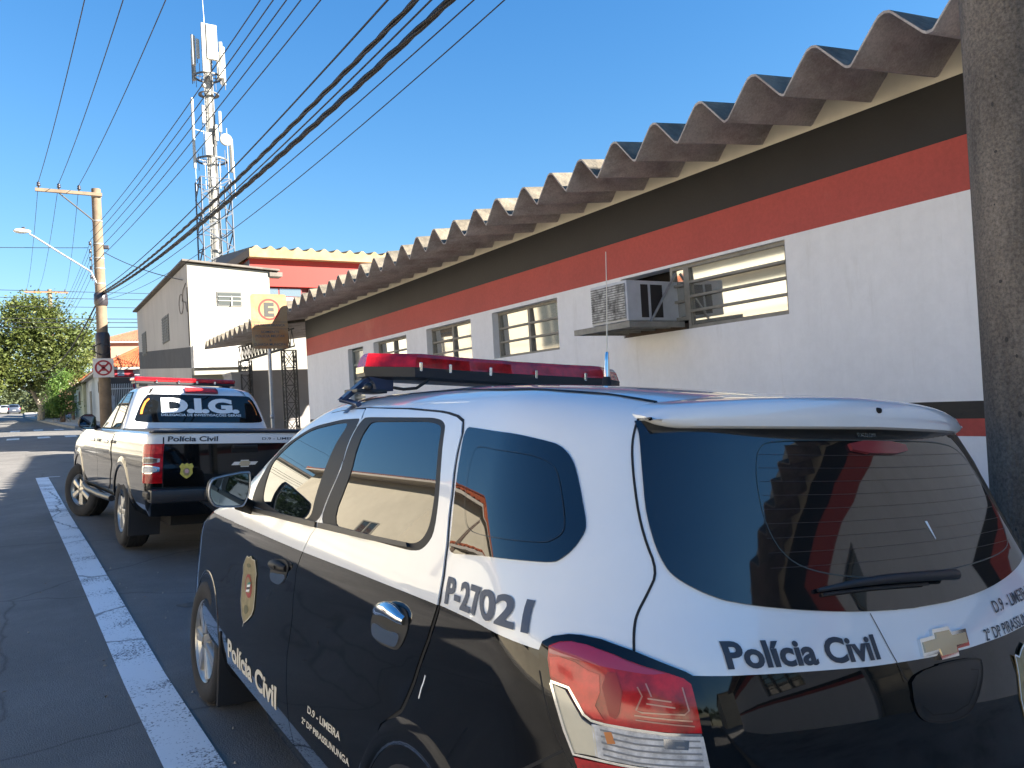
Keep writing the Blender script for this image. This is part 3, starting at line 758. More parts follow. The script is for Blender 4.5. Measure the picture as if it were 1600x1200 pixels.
    # windscreen
    patch(S, [[(3.80, 1.28), (3.98, 1.42), (4.06, 1.495), (4.85, 1.495), (4.895, 1.49), (4.895, 1.10), (4.2, 1.10), (3.95, 1.14)], [(-3.80, 1.28), (-3.98, 1.42), (-4.06, 1.495), (-4.85, 1.495), (-4.895, 1.49), (-4.895, 1.10), (-4.2, 1.10), (-3.95, 1.14)]], 'windscreen', M_glass, root, .003, .006, .06)
    # mirrors
    for k in (1, -1):
        g = [(-1.046, 1.173), (-1.037, 1.219), (-1.014, 1.232), (-.900, 1.254), (-.892, 1.239), (-.893, 1.173), (-.910, 1.127), (-.925, 1.118), (-1.008, 1.120), (-1.029, 1.133)]
        g = smooth_poly(g, 1); cx, cz = -.966, 1.182
        mb = MB(); rings = []
        for y, sc_ in ((2.500, 1.0), (2.493, 1.03), (2.490, 1.08), (2.497, 1.13), (2.52, 1.15), (2.55, 1.10), (2.585, .90), (2.61, .6), (2.62, .2)):
            rings.append([(k*(cx+(p[0]-cx)*sc_)*1.0, y, cz+(p[1]-cz)*sc_) for p in g])
        n = len(g); vs = [q for r_ in rings for q in r_]
        mb.add(vs, [(i*n+j, i*n+(j+1) % n, (i+1)*n+(j+1) % n, (i+1)*n+j) for i in range(len(rings)-1) for j in range(n)], 0, True)
        for i in range(1, 3):
            pass
        mb.add(rings[-1], [tuple(range(n))], 0)
        mb.m = [1 if (j // n) in (1, 2) and j < 8*n else 0 for j in range(len(mb.f))]
        mb.tube([(k*-.91, 2.56, 1.125), (k*-.86, 2.60, 1.10), (k*-.80, 2.63, 1.09)], [.035, .03, .035], 10, 0)
        mi = mb.build('mirror', [M_frame, M_steel], root, sharp=50, fix=True)
        gm = MB(); gm.add([(k*p[0], 2.499, p[1]) for p in g], [tuple(range(n))], 0); gm.build('mirror_glass', M_mirror, mi)
    # ---- light bar
    lb = MB()
    plan = [(-.615, 1.905), (-.455, 1.805), (-.2, 1.835), (0, 1.845), (.2, 1.835), (.455, 1.805), (.615, 1.905), (.615, 2.0), (.455, 2.09), (.2, 2.10), (-.2, 2.10), (-.455, 2.09), (-.615, 2.0)]
    def ring(k, z): return [(x*(1 if k else 1)-(.0 if not k else math.copysign(k, x)*(abs(x) > .4)), y+(k if y < 1.95 else -k), z) for x, y in plan]
    base = MB(); n = len(plan)
    def skin(mb, rings, m=0):
        vs = [q for r_ in rings for q in r_]; k = len(rings)
        mb.add(vs, [(i*n+j, i*n+(j+1) % n, (i+1)*n+(j+1) % n, (i+1)*n+j) for i in range(k-1) for j in range(n)], m)
        mb.add(rings[-1], [tuple(range(n))], m); mb.add(rings[0], [tuple(range(n))[::-1]], m)
    skin(base, [ring(.03, 1.632), ring(.004, 1.642), ring(0, 1.678)])
    bar = base.build('light_bar', M_plastic, root, fix=True)
    lens = MB(); skin(lens, [ring(.002, 1.679), ring(.004, 1.686), ring(.012, 1.718), ring(.022, 1.732), ring(.05, 1.736)])
    lens.build('light_bar_lens', M_red, bar, fix=True)
    for x in (-.43, -.30, -.11, .11, .35):
        cl = MB(); yy = np.interp(x, [-.455, 0, .455], [1.805, 1.845, 1.805]); cl.cbox(x-.006, x+.006, yy-.007, yy+.006, 1.664, 1.698, .002); cl.build('clip', M_chrome, bar)
    for k in (-1, 1): ee = MB(); ee.box(k*.617-.0015, k*.617+.0015, 1.91, 1.99, 1.655, 1.678); ee.build('end_plate', M_gold, bar)  # gold tone stands for warm light reflected on the plates
    tops = MB(); tops.cbox(-.045, .045, 1.93, 1.99, 1.736, 1.741, .002); tops.build('bar_cap', M_plastic, bar)
    for k in (-1, 1):
        br = MB()
        br.prism([(k*.60, 1.640), (k*.50, 1.640), (k*.50, 1.590), (k*.565, 1.585), (k*.575, 1.615)], 'y', 1.90, 1.98, 0)
        br.prism([(k*.60, 1.640), (k*.585, 1.625), (k*.675, 1.552), (k*.70, 1.550)], 'y', 1.915, 1.965, 0)
        V = [chart(S, -k*s, z, .005) for s, z in ()]
        br.tube([(k*.695, 1.94, 1.552), (k*.66, 1.90, 1.54), tuple(Vector(chart(S, -k*3.25, 1.525, .006)))], .011, 6, 0)
        br.build('bar_bracket', M_bluesteel, bar, fix=True)
        b2 = MB(); b2.cbox(k*.60-.06, k*.60+.06, 1.86, 2.0, 1.578, 1.592, .003); b2.lathe([(.0005, .012), (.014, .010), (.016, -.01)], 10, 0, Matrix.Translation((k*.615, 1.86, 1.60)) @ Matrix.Rotation(R(90), 4, 'X')); b2.build('bracket_foot', M_plastic, bar)
        sr = MB(); P_ = [ysz(S, 1.86, z) for z in (1.50, 1.52, 1.54)]
        sr.add([chart(S, -k*(ysz(S, 1.845, z)), z, .005) for z in (1.497, 1.515, 1.533, 1.55, 1.562)]+[chart(S, -k*(ysz(S, 1.895, z)), z, .005) for z in (1.497, 1.515, 1.533, 1.55, 1.562)], [(i, i+1, i+6, i+5) for i in range(4)], 0, True)
        sr.build('roof_strap', M_bluesteel, bar)
    cb = MB(); cb.tube([(-.52, 1.85, 1.60), (-.49, 1.825, 1.594), (-.44, 1.82, 1.60), (-.40, 1.825, 1.625), (-.38, 1.83, 1.645)], .006, 8); cb.build('cable', M_rubber, bar)
    an = MB(); T = Matrix.Translation((0, 1.22, 1.598))
    an.lathe([(.017, 0), (.014, .03), (.0125, .034)], 14, 0, T); an.lathe([(.0115, .034), (.0085, .09), (.0055, .118), (.0035, .12)], 14, 1, T)
    an.tube([(0, 1.22, 1.715), (.002, 1.225, 1.9), (.004, 1.235, 2.07)], [.0022, .0018, .0013], 6, 2)
    an.build('antenna', [M_rubber, M_chrome, M_letterW], root)
    return root
near_car = build_near_car()

# ---------------------------------------------------------------- the setting: ground, road, pavements
def ramp(y): return float(np.interp(y, [-60, -6, 5, 9.4, 12.5, 18, 25, 36, 50, 66, 80, 100, 120, 150, 260, 700], [-.4, 0, 0, .160, .235, .43, .70, .98, 1.27, 1.72, 2.1, 2.7, 3.2, 3.88, 4.6, 4.7]))
def camber(x, y):
    k = 1-min(1, max(0, (y-30)/6)) if y < 44 else min(1, max(0, (y-50)/6))
    c = -.078*min(max(0, x-.78), 1.85)-.05*min(max(0, -4.2-x), 2.4)
    return c*(.25+.75*k)
def bend(y): return -.055*(min(max(y, 54), 95)-54)       # the street veers left beyond the junction
def G(x, y): return ramp(y)+camber(x-bend(y), y)
YS = sorted(set(list(np.arange(-60, -6, 6.))+list(np.arange(-6, 30, .75))+list(np.arange(30, 60, 1.5))+list(np.arange(60, 130, 5.))+list(np.arange(130, 300, 20.))+[300, 700]))
def strip(name, xs, ys, zf, m, kind='structure'):
    mb = MB(); vs = [(x+(bend(y) if abs(x) < 50 else 0), y, zf(x+(bend(y) if abs(x) < 50 else 0), y)) for y in ys for x in xs]; n = len(xs)
    mb.add(vs, [(j*n+i, j*n+i+1, (j+1)*n+i+1, (j+1)*n+i) for j in range(len(ys)-1) for i in range(n-1)], 0, True)
    return tag(mb.build(name, m), kind=kind)
def asphalt_material(name, base, crack=True):
    m = mat(name, base, .82, var=.35, vscale=1.1, bump=.5, bscale=130, damount=.35, dirt=tuple(c*1.7 for c in base), dscale=.55)
    t = m.node_tree; L = t.links.new; b = t.nodes['Principled BSDF']
    tc = t.nodes.new('ShaderNodeTexCoord')
    nz = t.nodes.new('ShaderNodeTexNoise'); nz.inputs['Scale'].default_value = 260; nz.inputs['Detail'].default_value = 3; L(tc.outputs['Object'], nz.inputs['Vector'])
    old = b.inputs['Base Color'].links[0].from_socket
    mx = t.nodes.new('ShaderNodeMix'); mx.data_type = 'RGBA'; mx.blend_type = 'MULTIPLY'; mx.inputs[0].default_value = .55
    rp = t.nodes.new('ShaderNodeValToRGB'); rp.color_ramp.elements[0].position = .38; rp.color_ramp.elements[0].color = (.45, .45, .45, 1); rp.color_ramp.elements[1].position = .66; rp.color_ramp.elements[1].color = (1.6, 1.6, 1.6, 1)
    L(nz.outputs['Fac'], rp.inputs['Fac']); L(old, mx.inputs[6]); L(rp.outputs['Color'], mx.inputs[7])
    out = mx.outputs[2]
    if crack:
        wn = t.nodes.new('ShaderNodeTexNoise'); wn.inputs['Scale'].default_value = 1.7; wn.inputs['Detail'].default_value = 5; L(tc.outputs['Object'], wn.inputs['Vector'])
        ad = t.nodes.new('ShaderNodeMix'); ad.data_type = 'VECTOR'; ad.inputs[0].default_value = .22; L(tc.outputs['Object'], ad.inputs[4]); L(wn.outputs['Color'], ad.inputs[5])
        vo = t.nodes.new('ShaderNodeTexVoronoi'); vo.feature = 'DISTANCE_TO_EDGE'; vo.inputs['Scale'].default_value = .5; L(ad.outputs[1], vo.inputs['Vector'])
        r3 = t.nodes.new('ShaderNodeValToRGB'); r3.color_ramp.elements[0].position = .002; r3.color_ramp.elements[0].color = (.55, .55, .55, 1); r3.color_ramp.elements[1].position = .005
        L(vo.outputs['Distance'], r3.inputs['Fac'])
        m4 = t.nodes.new('ShaderNodeMix'); m4.data_type = 'RGBA'; m4.blend_type = 'MULTIPLY'; m4.inputs[0].default_value = 1; L(out, m4.inputs[6]); L(r3.outputs['Color'], m4.inputs[7]); out = m4.outputs[2]
    L(out, b.inputs['Base Color'])
    return m
M_asph = asphalt_material('asphalt', (.165, .155, .142))
M_earth = mat('dry_earth', (.16, .12, .08), .95, var=.4, vscale=.4)
M_conc = mat('pavement_concrete', (.40, .375, .34), .9, var=.3, vscale=1.5, bump=.3, bscale=60, damount=.3, dirt=(.14, .12, .10))
M_kerb = mat('kerb_concrete', (.26, .25, .23), .9, var=.35, vscale=3, bump=.3, bscale=60)
def paint_material(name, col, wear=.5):
    m = bpy.data.materials.new(name); m.use_nodes = True; t = m.node_tree; L = t.links.new; b = t.nodes['Principled BSDF']; b.inputs['Roughness'].default_value = .75
    tc = t.nodes.new('ShaderNodeTexCoord')
    n1 = t.nodes.new('ShaderNodeTexNoise'); n1.inputs['Scale'].default_value = 70; n1.inputs['Detail'].default_value = 4; n1.inputs['Roughness'].default_value = .6
    n2 = t.nodes.new('ShaderNodeTexNoise'); n2.inputs['Scale'].default_value = 2.2; n2.inputs['Detail'].default_value = 5
    for n in (n1, n2): L(tc.outputs['Object'], n.inputs['Vector'])
    m1 = t.nodes.new('ShaderNodeMath'); m1.operation = 'MULTIPLY_ADD'; m1.inputs[1].default_value = .75; L(n2.outputs['Fac'], m1.inputs[0]); L(n1.outputs['Fac'], m1.inputs[2])
    rp = t.nodes.new('ShaderNodeValToRGB'); rp.color_ramp.elements[0].position = .72-.12*wear; rp.color_ramp.elements[1].position = .84-.12*wear
    rp.color_ramp.elements[0].color = (.07, .07, .075, 1); rp.color_ramp.elements[1].color = (*col, 1)
    L(m1.outputs[0], rp.inputs['Fac'])
    wn = t.nodes.new('ShaderNodeTexNoise'); wn.inputs['Scale'].default_value = 5; wn.inputs['Detail'].default_value = 4; L(tc.outputs['Object'], wn.inputs['Vector'])
    ad = t.nodes.new('ShaderNodeMix'); ad.data_type = 'VECTOR'; ad.inputs[0].default_value = .12; L(tc.outputs['Object'], ad.inputs[4]); L(wn.outputs['Color'], ad.inputs[5])
    vo = t.nodes.new('ShaderNodeTexVoronoi'); vo.feature = 'DISTANCE_TO_EDGE'; vo.inputs['Scale'].default_value = .55; L(ad.outputs[1], vo.inputs['Vector'])
    r3 = t.nodes.new('ShaderNodeValToRGB'); r3.color_ramp.elements[0].position = .003; r3.color_ramp.elements[0].color = (.3, .3, .3, 1); r3.color_ramp.elements[1].position = .006; L(vo.outputs['Distance'], r3.inputs['Fac'])
    m4 = t.nodes.new('ShaderNodeMix'); m4.data_type = 'RGBA'; m4.blend_type = 'MULTIPLY'; m4.inputs[0].default_value = 1; L(rp.outputs['Color'], m4.inputs[6]); L(r3.outputs['Color'], m4.inputs[7])
    L(m4.outputs[2], b.inputs['Base Color'])
    return m
M_line = paint_material('worn_road_paint', (.84, .84, .83), .3)
M_line2 = paint_material('faded_road_paint', (.78, .76, .70), .3)
strip('ground', [-900, -200, -60, -20, 20, 60, 200, 900], YS, lambda x, y: ramp(y)-.30, M_earth)
rx = [-6.6, -6.0, -5.2, -4.2, -3, -1.5, 0, .4, .78, 1.2, 1.7, 2.2, 2.63]
strip('road', rx, YS, G, M_asph)
strip('cross_street', [-200, -60, -30, -12, -6.6], [38.5, 40, 42, 44, 46, 48, 49.5], lambda x, y: ramp(y)+.0, M_asph)
strip('cross_street', [2.63, 6, 12, 30, 60, 200], [38.5, 40, 42, 44, 46, 48, 49.5], lambda x, y: ramp(y)+.0, M_asph)
def pavement(name, x0, x1, ys, kerb_x):
    mb = MB(); h = .15
    for y0, y1 in zip(ys[:-1], ys[1:]):
        ba, bb = bend(y0), bend(y1)
        za, zb = G(kerb_x+ba, y0)+h, G(kerb_x+bb, y1)+h
        sl = .004*abs(x1-x0)
        mb.add([(x0+ba, y0, za+(sl if kerb_x == x1 else 0)), (x1+ba, y0, za+(sl if kerb_x == x0 else 0)), (x1+bb, y1, zb+(sl if kerb_x == x0 else 0)), (x0+bb, y1, zb+(sl if kerb_x == x1 else 0))], [(0, 1, 2, 3)], 0)
        mb.add([(kerb_x+ba, y0, za-h-.1), (kerb_x+bb, y1, zb-h-.1), (kerb_x+bb, y1, zb), (kerb_x+ba, y0, za)], [(0, 1, 2, 3)], 1)
        d = .13 if kerb_x == x0 else -.13
        mb.add([(kerb_x+ba, y0, za+.004), (kerb_x+ba+d, y0, za+.006), (kerb_x+bb+d, y1, zb+.006), (kerb_x+bb, y1, zb+.004)], [(0, 1, 2, 3)], 1)
    for y, z in ((ys[0], G(kerb_x+bend(ys[0]), ys[0])), (ys[-1], G(kerb_x+bend(ys[-1]), ys[-1]))):
        b_ = bend(y); mb.add([(x0+b_, y, z-.2), (x1+b_, y, z-.2), (x1+b_, y, z+h+.003), (x0+b_, y, z+h+.003)], [(0, 1, 2, 3)], 1)
    return tag(mb.build(name, [M_conc, M_kerb]), kind='structure')
yl = [y for y in YS if -40 <= y <= 36]; yh = [y for y in YS if 51 <= y <= 160]
pavement('pavement', 2.63, 40, [-40]+yl[1:]+[37.0], 2.63); pavement('pavement', 2.55, 40, [51.5]+yh[1:], 2.55)
pavement('pavement', -60, -6.6, [-40]+yl[1:]+[37.0], -6.6); pavement('pavement', -60, -6.6, [51.5]+yh[1:], -6.6)
# painted lines
def road_paint(name, quads, label, cat, m=None, group=None):
    mb = MB()
    for (p0, p1, wd) in quads:
        p0 = Vector(p0); p1 = Vector(p1); n = max(2, int((p1-p0).length/.5)); d = (p1-p0).normalized(); s = Vector((-d.y, d.x))*wd/2; vs = []
        for i in range(n+1):
            q = p0+(p1-p0)*i/n
            for k in (1, -1): c_ = q+s*k; vs.append((c_.x, c_.y, G(c_.x, c_.y)+.005))
        mb.add(vs, [(2*i, 2*i+1, 2*i+3, 2*i+2) for i in range(n)], 0)
    return tag(mb.build(name, m or M_line), label, cat, group, kind='structure')
road_paint('parking_line', [((.66, -1.0), (.300, 18.7), .222)], 'worn white parking lane line running beside both police cars', 'road marking')
road_paint('parking_line', [((.41, 18.68), (2.55, 18.55), .07)], 'thin white cross line closing the parking bay ahead of the pickup', 'road marking')
for x in (-5.4, -4.1, -2.8, -1.5, -.35, .75, 1.75):
    road_paint('crossing_bar', [((x, 37.6), (x, 39.6), .45)], 'faded white crossing bar on the near side of the junction', 'road marking', M_line2, 'near crossing bars')
    road_paint('crossing_bar', [((x, 50.3), (x, 52.2), .45)], 'faded white crossing bar on the far side of the junction', 'road marking', M_line2, 'far crossing bars')
mb = MB()
for i in range(1):
    pts = [(1.55+.52*math.cos(a)*(1+.25*math.sin(3*a)), 6.55+.22*math.sin(a)*(1+.3*math.cos(2*a))) for a in np.linspace(0, 2*math.pi, 28, endpoint=False)]
    mb.add([(x, y, G(x, y)+.004) for x, y in pts], [tuple(range(28))], 0)
tag(mb.build('sand_patch', mat('pale_sand', (.16, .14, .115), .95, var=.6, vscale=9, col2=(.05, .05, .05))), kind='structure')

# ---------------------------------------------------------------- police station on the right
M_wall = mat('white_wall_paint', (.76, .755, .76), .75, var=.05, vscale=1.2, bump=.12, bscale=18, damount=.16, dirt=(.64, .625, .61), dscale=1.6, stretch=(1, 2.6, .35), grain=(9, .035))
M_bandK = mat('black_wall_paint', (.009, .0085, .0085), .6, var=.4, vscale=2, bump=.15, bscale=40)
M_bandR = mat('red_wall_paint', (.42, .060, .045), .65, var=.12, vscale=1.6, bump=.15, bscale=40, damount=.10, dirt=(.45, .11, .08), dscale=.9, grain=(30, .1))
M_cream = mat('cream_plaster', (.68, .62, .50), .85, var=.15, vscale=2)
M_fibre = mat('weathered_fibre_cement', (.50, .44, .385), .92, var=.35, vscale=3.5, bump=.3, bscale=30, damount=.45, dirt=(.27, .21, .175), dscale=3.2, stretch=(.7, 1.6, 1), grain=(60, .2))
M_fibretop = mat('lichen_fibre_cement', (.20, .17, .125), .95, var=.55, vscale=5, bump=.8, bscale=45, damount=.5, dirt=(.05, .05, .045), dscale=4)
M_wframe = mat('olive_grey_window_frame', (.24, .225, .19), .6, var=.25, vscale=12)
M_pane = mat('window_pane', (.50, .50, .47), .04, metal=.85, bump=.006, bscale=1.3)
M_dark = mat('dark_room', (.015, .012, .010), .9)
XW = 5.0
def build_station():
    root = thing('police_station', 'long low white police station with black and red wall bands under a corrugated eave', 'building', (XW, 2.5, 0))
    def at(o): o.parent = root; o.location = (-XW, -2.5, 0); return o
    y0, y1 = -14.0, 15.8
    ops = [(3.91, 5.85, 2.045, 2.62), (6.93, 8.33, 2.03, 2.60), (8.88, 10.20, 2.03, 2.595), (10.90, 12.21, 2.03, 2.59), (12.69, 13.42, .25, 2.575), (-3.0, -2.0, .0, 2.45), (-6.4, -4.6, 1.5, 2.6)]
    # wall in bands, with openings cut through
    bands = [(-.5, 1.12, 0), (1.12, 1.23, 2), (1.23, 1.34, 1), (1.34, 2.645, 0), (2.645, 2.99, 2), (2.99, 3.37, 1), (3.37, 3.75, 3)]
    mb = MB()
    ycuts = sorted({y0, y1, *[o[0] for o in ops], *[o[1] for o in ops]})
    zcuts = sorted({b[0] for b in bands} | {b[1] for b in bands} | {o[2] for o in ops} | {o[3] for o in ops})
    for ya, yb in zip(ycuts[:-1], ycuts[1:]):
        for za, zb in zip(zcuts[:-1], zcuts[1:]):
            ym, zm = (ya+yb)/2, (za+zb)/2
            if any(o[0] < ym < o[1] and o[2] < zm < o[3] for o in ops): continue
            m = [b[2] for b in bands if b[0] < zm < b[1]][0]
            mb.add([(XW, ya, za), (XW, ya, zb), (XW, yb, zb), (XW, yb, za)], [(0, 1, 2, 3)], m)
    for a, b, c, d in ops:
        t = .16
        mb.add([(XW, a, c), (XW, b, c), (XW, b, d), (XW, a, d), (XW+t, a, c), (XW+t, b, c), (XW+t, b, d), (XW+t, a, d)], [(0, 1, 5, 4), (2, 3, 7, 6), (1, 2, 6, 5), (3, 0, 4, 7)], 0)
    mb.add([(XW, y1, -.5), (XW, y1, 3.75), (13, y1, 3.75), (13, y1, -.5)], [(0, 1, 2, 3)], 0)
    mb.add([(XW, y0, -.5), (13, y0, -.5), (13, y0, 3.75), (XW, y0, 3.75)], [(0, 1, 2, 3)], 0)
    mb.add([(13, y0, -.5), (13, y1, -.5), (13, y1, 3.75), (13, y0, 3.75)], [(0, 1, 2, 3)], 0)
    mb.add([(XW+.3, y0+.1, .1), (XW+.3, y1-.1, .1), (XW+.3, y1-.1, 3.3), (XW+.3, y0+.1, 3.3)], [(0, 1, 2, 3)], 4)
    at(mb.build('wall', [M_wall, M_bandK, M_bandR, M_cream, M_dark]))
    # windows
    def window(a, b, c, d, cols, rows, depth=.10, name='window', skip=()):
        fr = MB(); x = XW+depth; w_ = .032
        fr.box(x-.03, x+.03, a, a+w_, c, d); fr.box(x-.03, x+.03, b-w_, b, c, d); fr.box(x-.028, x+.028, a+w_, b-w_, c, c+w_); fr.box(x-.028, x+.028, a+w_, b-w_, d-w_, d)
        for i in range(1, cols): y = a+(b-a)*i/cols; fr.box(x-.035, x+.026, y-.022, y+.022, c+w_, d-w_)
        o = at(fr.build(name, M_wframe))
        lv = MB(); pn = MB(); gw = (b-a)/cols
        for i in range(cols):
            ya, yb = a+gw*i+.03, a+gw*(i+1)-.03
            for j in range(rows):
                za = c+w_+(d-c-2*w_)*j/rows; zb = c+w_+(d-c-2*w_)*(j+1)/rows; tl = random.uniform(-.008, .012)
                pn.add([(x+.002, ya, za+.006), (x+.002, yb, za+.006), (x-.004-tl*.3, yb, zb), (x-.004-tl*.3, ya, zb)], [(0, 3, 2, 1)], 0)
                if j: lv.box(x-.04, x-.008, ya, yb, za-.013, za+.009)
        l = lv.build('window_bar', M_wframe, o); p = pn.build('pane', M_pane, o)
        return o
    window(3.91, 5.0, 2.045, 2.62, 1, 4, .06); window(5.0, 5.20, 2.13, 2.62, 1, 3, .06)
    window(6.93, 8.33, 2.03, 2.60, 2, 3, .12); window(8.88, 10.20, 2.03, 2.595, 2, 3, .12); window(10.90, 12.21, 2.03, 2.59, 2, 3, .12)
    window(-6.4, -4.6, 1.5, 2.6, 3, 4, .10)
    sb = MB(); sb.box(XW+.02, XW+.12, 5.02, 5.85, 2.05, 2.10); at(sb.build('window_sill', mat('brown_wood', (.10, .07, .05), .8, var=.3)))
    dr = MB(); x = XW+.11
    for a, b, c, d, rows in ((12.69, 13.42, .25, 2.575, 8), (-3.0, -2.0, .0, 2.45, 5)):
        dr.box(x-.03, x+.03, a, a+.05, c, d); dr.box(x-.03, x+.03, b-.05, b, c, d); dr.box(x-.028, x+.028, a+.05, b-.05, d-.05, d)
        for j in range(rows+1): z = c+(d-c)*j/rows; dr.box(x-.028, x+.02, a+.05, b-.05, z-.018, z+.018)
        pn = MB(); pn.add([(x, a+.05, c), (x, b-.05, c), (x, b-.05, d-.05), (x, a+.05, d-.05)], [(0, 3, 2, 1)], 0)
        o = at(dr.build('door', mat('green_grey_door', (.20, .22, .21), .5))); pn.build('pane', mat('frosted_pane', (.22, .22, .19), .15, ior=1.8), o); dr = MB()
    # corrugated roof
    pitch = .463; prof = []
    shape = [(0, 0), (.020, .001), (.040, .014), (.190, .178), (.214, .202), (.2465, .211), (.279, .202), (.303, .178), (.450, .014)]
    def roof(ya, yb, x0, x1, ze, slope, name='roof'):
        rb = MB(); pts = []; y = ya
        while y < yb:
            pts += [(y+a, b) for a, b in shape]; y += pitch
        pts.append((y, 0)); n = len(pts); th = .016
        xs = list(np.linspace(x0, x1, 8)); vs = []
        jit = {}
        for x in xs:
            for (yy, h) in pts:
                k = int((yy-ya)/pitch); j = jit.setdefault(k, (random.uniform(-.018, .018), random.uniform(-.008, .008)))
                xx = x+(j[0] if x == x0 else 0); vs.append((xx, yy, ze-.214+h+j[1]+(xx-x0)*slope))
        m = len(vs); vs += [(p[0], p[1]+.0, p[2]+th) for p in vs]
        ns = len(xs)
        rb.add(vs, [(i*n+j, (i+1)*n+j, (i+1)*n+j+1, i*n+j+1) for i in range(ns-1) for j in range(n-1)], 0, False)
        rb.add(vs, [(m+i*n+j, m+i*n+j+1, m+(i+1)*n+j+1, m+(i+1)*n+j) for i in range(ns-1) for j in range(n-1)], 1, False)
        rb.add(vs, [(j, j+1, m+j+1, m+j) for j in range(n-1)], 0)
        return rb.build(name, [M_fibre, M_fibretop], sharp=30)
    at(roof(-14.0, 15.9, 4.1, 13.0, 3.515, .115))
    up = MB(); up.box(7.5, 12.5, -13.8, 1.3, 3.6, 5.85); up.box(7.4, 12.6, -13.9, 1.4, 5.85, 6.0, 1); at(up.build('shading_block', [M_wall, M_cream]))  # block out of view, added to shade the near eave and car
    return root
station = build_station()

def build_air_conditioner():
    root = thing('air_conditioner', 'peeling window air conditioner on a metal shelf at the near louvred window', 'air conditioner', (4.46, 5.4, 2.13))
    def at(o): o.location = (-4.46, -5.4, -2.13); o.parent = root; return o
    g = mat('pale_grey_metal', (.52, .53, .55), .5, var=.12, vscale=9)
    c = MB(); c.cbox(4.462, 5.10, 5.15, 5.655, 2.135, 2.49, .008); at(c.build('casing', g))
    gr = MB(); gr.box(4.452, 4.464, 5.17, 5.635, 2.155, 2.465); at(gr.build('grille', mat('peeling_grille', (.55, .56, .56), .6, var=1., vscale=14, col2=(.035, .035, .035), bump=.3, bscale=60)))
    for i in range(14): pass
    ln = MB()
    for i in range(15): z = 2.16+i*.021; ln.box(4.446, 4.453, 5.172, 5.633, z, z+.005)
    at(ln.build('fin', mat('dark_fin', (.06, .06, .06), .6)))
    v = MB(); v.box(4.62, 4.70, 5.144, 5.152, 2.165, 2.455); v.box(4.735, 4.87, 5.144, 5.152, 2.165, 2.455); at(v.build('vent', mat('vent_dark', (.02, .017, .017), .7)))
    s = MB(); s.box(4.36, 5.0, 5.02, 5.80, 2.098, 2.116); s.box(4.36, 4.39, 5.02, 5.80, 2.066, 2.098); s.box(4.39, 5.0, 5.02, 5.05, 2.066, 2.098); s.box(4.39, 5.0, 5.77, 5.80, 2.066, 2.098)
    for y in (5.2, 5.4, 5.6): s.box(4.39, 5.0, y, y+.025, 2.074, 2.098)
    at(s.build('shelf', M_wframe))
    b = MB(); b.tube([(4.70, 5.13, 2.12), (5.03, 5.13, 2.56)], .012, 6); at(b.build('brace', M_steel)); b = MB(); b.tube([(4.70, 5.69, 2.12), (5.03, 5.69, 2.56)], .012, 6); at(b.build('brace', M_steel))
    return root
build_air_conditioner()

# ---------------------------------------------------------------- the police pickup ahead
LOWER = Loft([(.42, .86, .12, 5.15, .03, .08, .5), (.55, .915, .05, 5.30, .03, .08, .55), (.80, .932, .04, 5.33, .03, .08, .55), (1.0, .928, .045, 5.2, .03, .08, .5), (1.12, .918, .05, 4.9, .03, .08, .5), (1.215, .908, .055, 4.3, .03, .08, .4), (1.24, .888, .07, 4.2, .03, .08, .4)], barrel=.004)
CABIN = Loft([(1.08, .875, 1.60, 3.85, .06, .10, .45), (1.20, .845, 1.64, 3.60, .06, .10, .42), (1.35, .80, 1.69, 3.30, .06, .10, .40), (1.50, .752, 1.745, 3.05, .06, .10, .38), (1.62, .705, 1.79, 2.86, .06, .11, .36), (1.70, .655, 1.84, 2.72, .06, .12, .34), (1.75, .56, 1.96, 2.58, .06, .14, .3), (1.772, .36, 2.1, 2.45, .05, .12, .2), (1.78, .1, 2.2, 2.35, .05, .05, .08)], barrel=.006)
